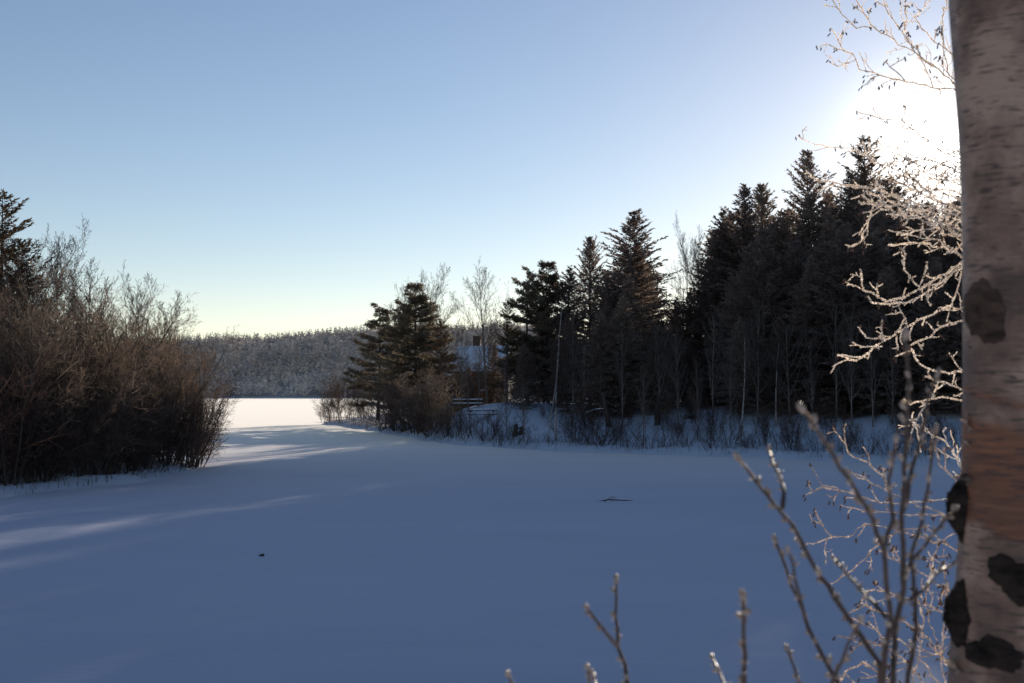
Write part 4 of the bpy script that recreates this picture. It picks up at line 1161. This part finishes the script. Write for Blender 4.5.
BUDDED = [
    ('budding_shrub', 'tall out-of-focus budding shrub just left of the birch trunk', (886, 1.65), [
        ([(882, 683), (891, 620), (884, 549), (864, 504), (833, 455), (802, 409)], 1.25),
        ([(880, 664), (851, 622), (820, 575), (793, 526), (767, 495), (738, 458)], 1.25),
        ([(782, 508), (784, 491), (769, 449)], 1.0),
        ([(842, 690), (815, 642), (791, 584), (775, 540)], 1.1), ([(806, 620), (795, 580), (788, 550)], .8),
        ([(893, 690), (895, 629), (904, 589), (902, 513), (906, 447), (909, 380), (906, 335)], 1.3),
        ([(906, 690), (917, 629), (911, 558), (922, 522), (930, 470), (936, 430)], 1.1),
        ([(886, 617), (860, 589), (833, 558)], .9), ([(829, 690), (848, 645), (861, 620)], .9),
        ([(904, 589), (912, 560), (925, 545), (945, 520), (956, 508)], .9), ([(910, 600), (935, 575), (955, 562)], .9),
        ([(884, 549), (893, 520), (889, 480), (896, 440)], 1.0), ([(902, 513), (920, 440), (928, 400), (938, 372)], 1.0)]),
    ('budding_shrub', 'single short budded sprout at the bottom, left of the tall budding shrub', (744, 1.7), [
        ([(746, 700), (744, 642), (743, 596)], 1.3), ([(728, 700), (720, 672), (712, 657)], 1.0)]),
    ('budding_shrub', 'short bud tip poking up at the bottom beside the tall budding shrub', (800, 1.7), [([(802, 700), (795, 668), (787, 649)], 1.0)]),
    ('budding_shrub', 'small forked budded sprout rising at the bottom, leftmost forked one', (628, 1.75), [
        ([(628, 700), (625, 664), (618, 646), (616, 617), (616, 580)], 1.1), ([(618, 648), (606, 634), (597, 621), (587, 608)], 1.0)]),
    ('budding_shrub', 'barely visible pair of bud tips left of the forked sprout at the bottom edge', (592, 1.75), [([(592, 700), (589, 678), (587, 667)], 1.0), ([(598, 700), (596, 684), (594, 675)], .8)]),
    ('budding_shrub', 'lone bud tip at the very bottom edge, farthest left', (514, 1.75), [([(517, 700), (512, 684), (508, 675)], .9)])]
r = RS(21)
for name, label, (bpx, Yb), stems in BUDDED:
    g = at(bpx, 683, Yb); zb = gz(h_bank, g.x, g.y); org = Vector((g.x, g.y, zb))
    t = thing(name, label, 'shrub', (g.x, g.y, zb), 0, 'budded stems near the camera')
    nbud, rest = 0, MB()
    for pl, k in stems:
        Y1 = Yb + r.uniform(-.18, .22)
        p = jig(pl, Yb, Y1, r, .8, 14)
        if pl[0][1] > 660:   # runs down to the root
            b0 = Vector((g.x + r.randn() * .02, g.y + r.randn() * .02, zb - .06)); m = p[0].lerp(b0, .5) + Vector((r.randn() * .01, 0, 0))
            p = [b0, m] + p
        p = [q - org for q in p]
        rad = .0026 * k
        mb = MB(); mb.tube(p, np.linspace(rad * 1.5, rad * .72, len(p)), 7); st = mb.obj('stem', M['twig_near'], t, True)
        blist, mf = [], MB()
        for i in range(1, len(p) - 1):
            if p[i].z + zb < at(bpx, 720, Yb).z: continue
            seg = (p[i + 1] - p[i]); d = seg.normalized()
            nb_ = max(1, int(seg.length / .013))
            for q in range(nb_):
                if r.rand() < .15: continue
                ax = d.cross(Vector(r.randn(3))).normalized()
                bd = (d * .8 + ax * .75).normalized(); c = p[i] + seg * (q + r.rand()) / nb_ + ax * rad * 1.3 + bd * .002
                s = k * (.85 + .75 * r.rand() ** 2)
                mbb = MB(); blist.append(mbb); mbb.blob(c, (.0026 * s, .0026 * s, .0052 * s), bd, seed=r.randint(9999), rough=.12, nu=7, nv=6)
        d = (p[-1] - p[-2]).normalized(); mbb = MB(); blist.insert(0, mbb); mbb.blob(p[-1] + d * .002, (.0042 * k, .0042 * k, .0082 * k), d, seed=3, rough=.1, nu=8, nv=6)
        frost_on(mf, p[2:] if len(p) > 4 else p, .0018 * k, r, .95)
        for q in blist:
            if nbud < 100: q.obj('bud', M['bud'], st, True); nbud += 1
            else: rest.add(np.vstack(q.V), np.vstack(q.q), np.vstack(q.t))
        mf.obj('hoar_frost', M['frost_stem'], st)
    if rest.n: rest.obj('buds', M['bud'], t, True)['kind'] = 'stuff'

# ------------------------------------------------------------------ light, sky, camera
w = bpy.data.worlds.new('World'); sc.world = w; w.use_nodes = True
nt = w.node_tree
for q in list(nt.nodes): nt.nodes.remove(q)
out = nt.nodes.new('ShaderNodeOutputWorld')
sky = nt.nodes.new('ShaderNodeTexSky'); sky.sky_type = 'NISHITA'; sky.sun_disc = False
sky.sun_elevation = SUN_EL; sky.sun_rotation = SUN_AZ
sky.altitude = 100; sky.air_density = 1.0; sky.dust_density = 0.12; sky.ozone_density = 2.0
bg = nt.nodes.new('ShaderNodeBackground'); bg.inputs['Strength'].default_value = 0.13
nt.links.new(mixc(nt, 1.0, sky.outputs[0], (1.05, 0.955, 0.97), 'MULTIPLY'), bg.inputs['Color'])
# aureole of bright air round the sun, in world directions
tc = nt.nodes.new('ShaderNodeTexCoord')
dt = nt.nodes.new('ShaderNodeVectorMath'); dt.operation = 'DOT_PRODUCT'
nrm = nt.nodes.new('ShaderNodeVectorMath'); nrm.operation = 'NORMALIZE'
nt.links.new(tc.outputs['Generated'], nrm.inputs[0]); nt.links.new(nrm.outputs[0], dt.inputs[0]); dt.inputs[1].default_value = SUN
ang = math_n(nt, 'ARCCOSINE', math_n(nt, 'MINIMUM', dt.outputs['Value'], 0.9999999))
def lobe(width, amp): return math_n(nt, 'MULTIPLY', math_n(nt, 'EXPONENT', math_n(nt, 'MULTIPLY', ang, -1.0 / math.radians(width))), amp)
au = math_n(nt, 'ADD', lobe(0.9, 14.0), math_n(nt, 'ADD', lobe(1.9, 1.0), lobe(6.0, 0.07)))
bg2 = nt.nodes.new('ShaderNodeBackground'); bg2.inputs['Color'].default_value = (1.0, 0.93, 0.82, 1)
nt.links.new(au, bg2.inputs['Strength'])
sep = nt.nodes.new('ShaderNodeSeparateXYZ'); nt.links.new(nrm.outputs[0], sep.inputs[0])
hz = math_n(nt, 'MULTIPLY', math_n(nt, 'EXPONENT', math_n(nt, 'MULTIPLY', math_n(nt, 'ABSOLUTE', sep.outputs['Z']), -1 / .075)), 0.26)
bg3 = nt.nodes.new('ShaderNodeBackground'); bg3.inputs['Color'].default_value = (1.0, 0.86, 0.80, 1)
nt.links.new(hz, bg3.inputs['Strength'])
add0 = nt.nodes.new('ShaderNodeAddShader'); nt.links.new(bg2.outputs[0], add0.inputs[0]); nt.links.new(bg3.outputs[0], add0.inputs[1])
add = nt.nodes.new('ShaderNodeAddShader'); nt.links.new(bg.outputs[0], add.inputs[0]); nt.links.new(add0.outputs[0], add.inputs[1])
nt.links.new(add.outputs[0], out.inputs['Surface'])

sl = bpy.data.lights.new('sun', 'SUN'); sl.energy = 5.0; sl.angle = math.radians(0.5); sl.color = (1.0, 0.87, 0.72)
so = bpy.data.objects.new('sun', sl); col.objects.link(so)
so.rotation_euler = SUN.to_track_quat('Z', 'Y').to_euler(); so.location = (20, 40, 40)

cam = bpy.data.cameras.new('camera'); co = bpy.data.objects.new('camera', cam); col.objects.link(co)
cam.sensor_width = 36; cam.lens = F_PX / 1024 * 36; cam.clip_start = 0.05; cam.clip_end = 12000
co.location = (0, 0, CAMZ); co.rotation_euler = (math.pi / 2 + PITCH, 0, 0)
cam.dof.use_dof = True; cam.dof.focus_distance = 12.0; cam.dof.aperture_fstop = 4.8; cam.dof.aperture_blades = 7
sc.camera = co
sc.view_settings.view_transform = 'Standard'; sc.view_settings.look = 'None'; sc.view_settings.exposure = 0
sc.cycles.use_denoising = True
sc.cycles.max_bounces = 6; sc.cycles.diffuse_bounces = 3; sc.cycles.transmission_bounces = 3
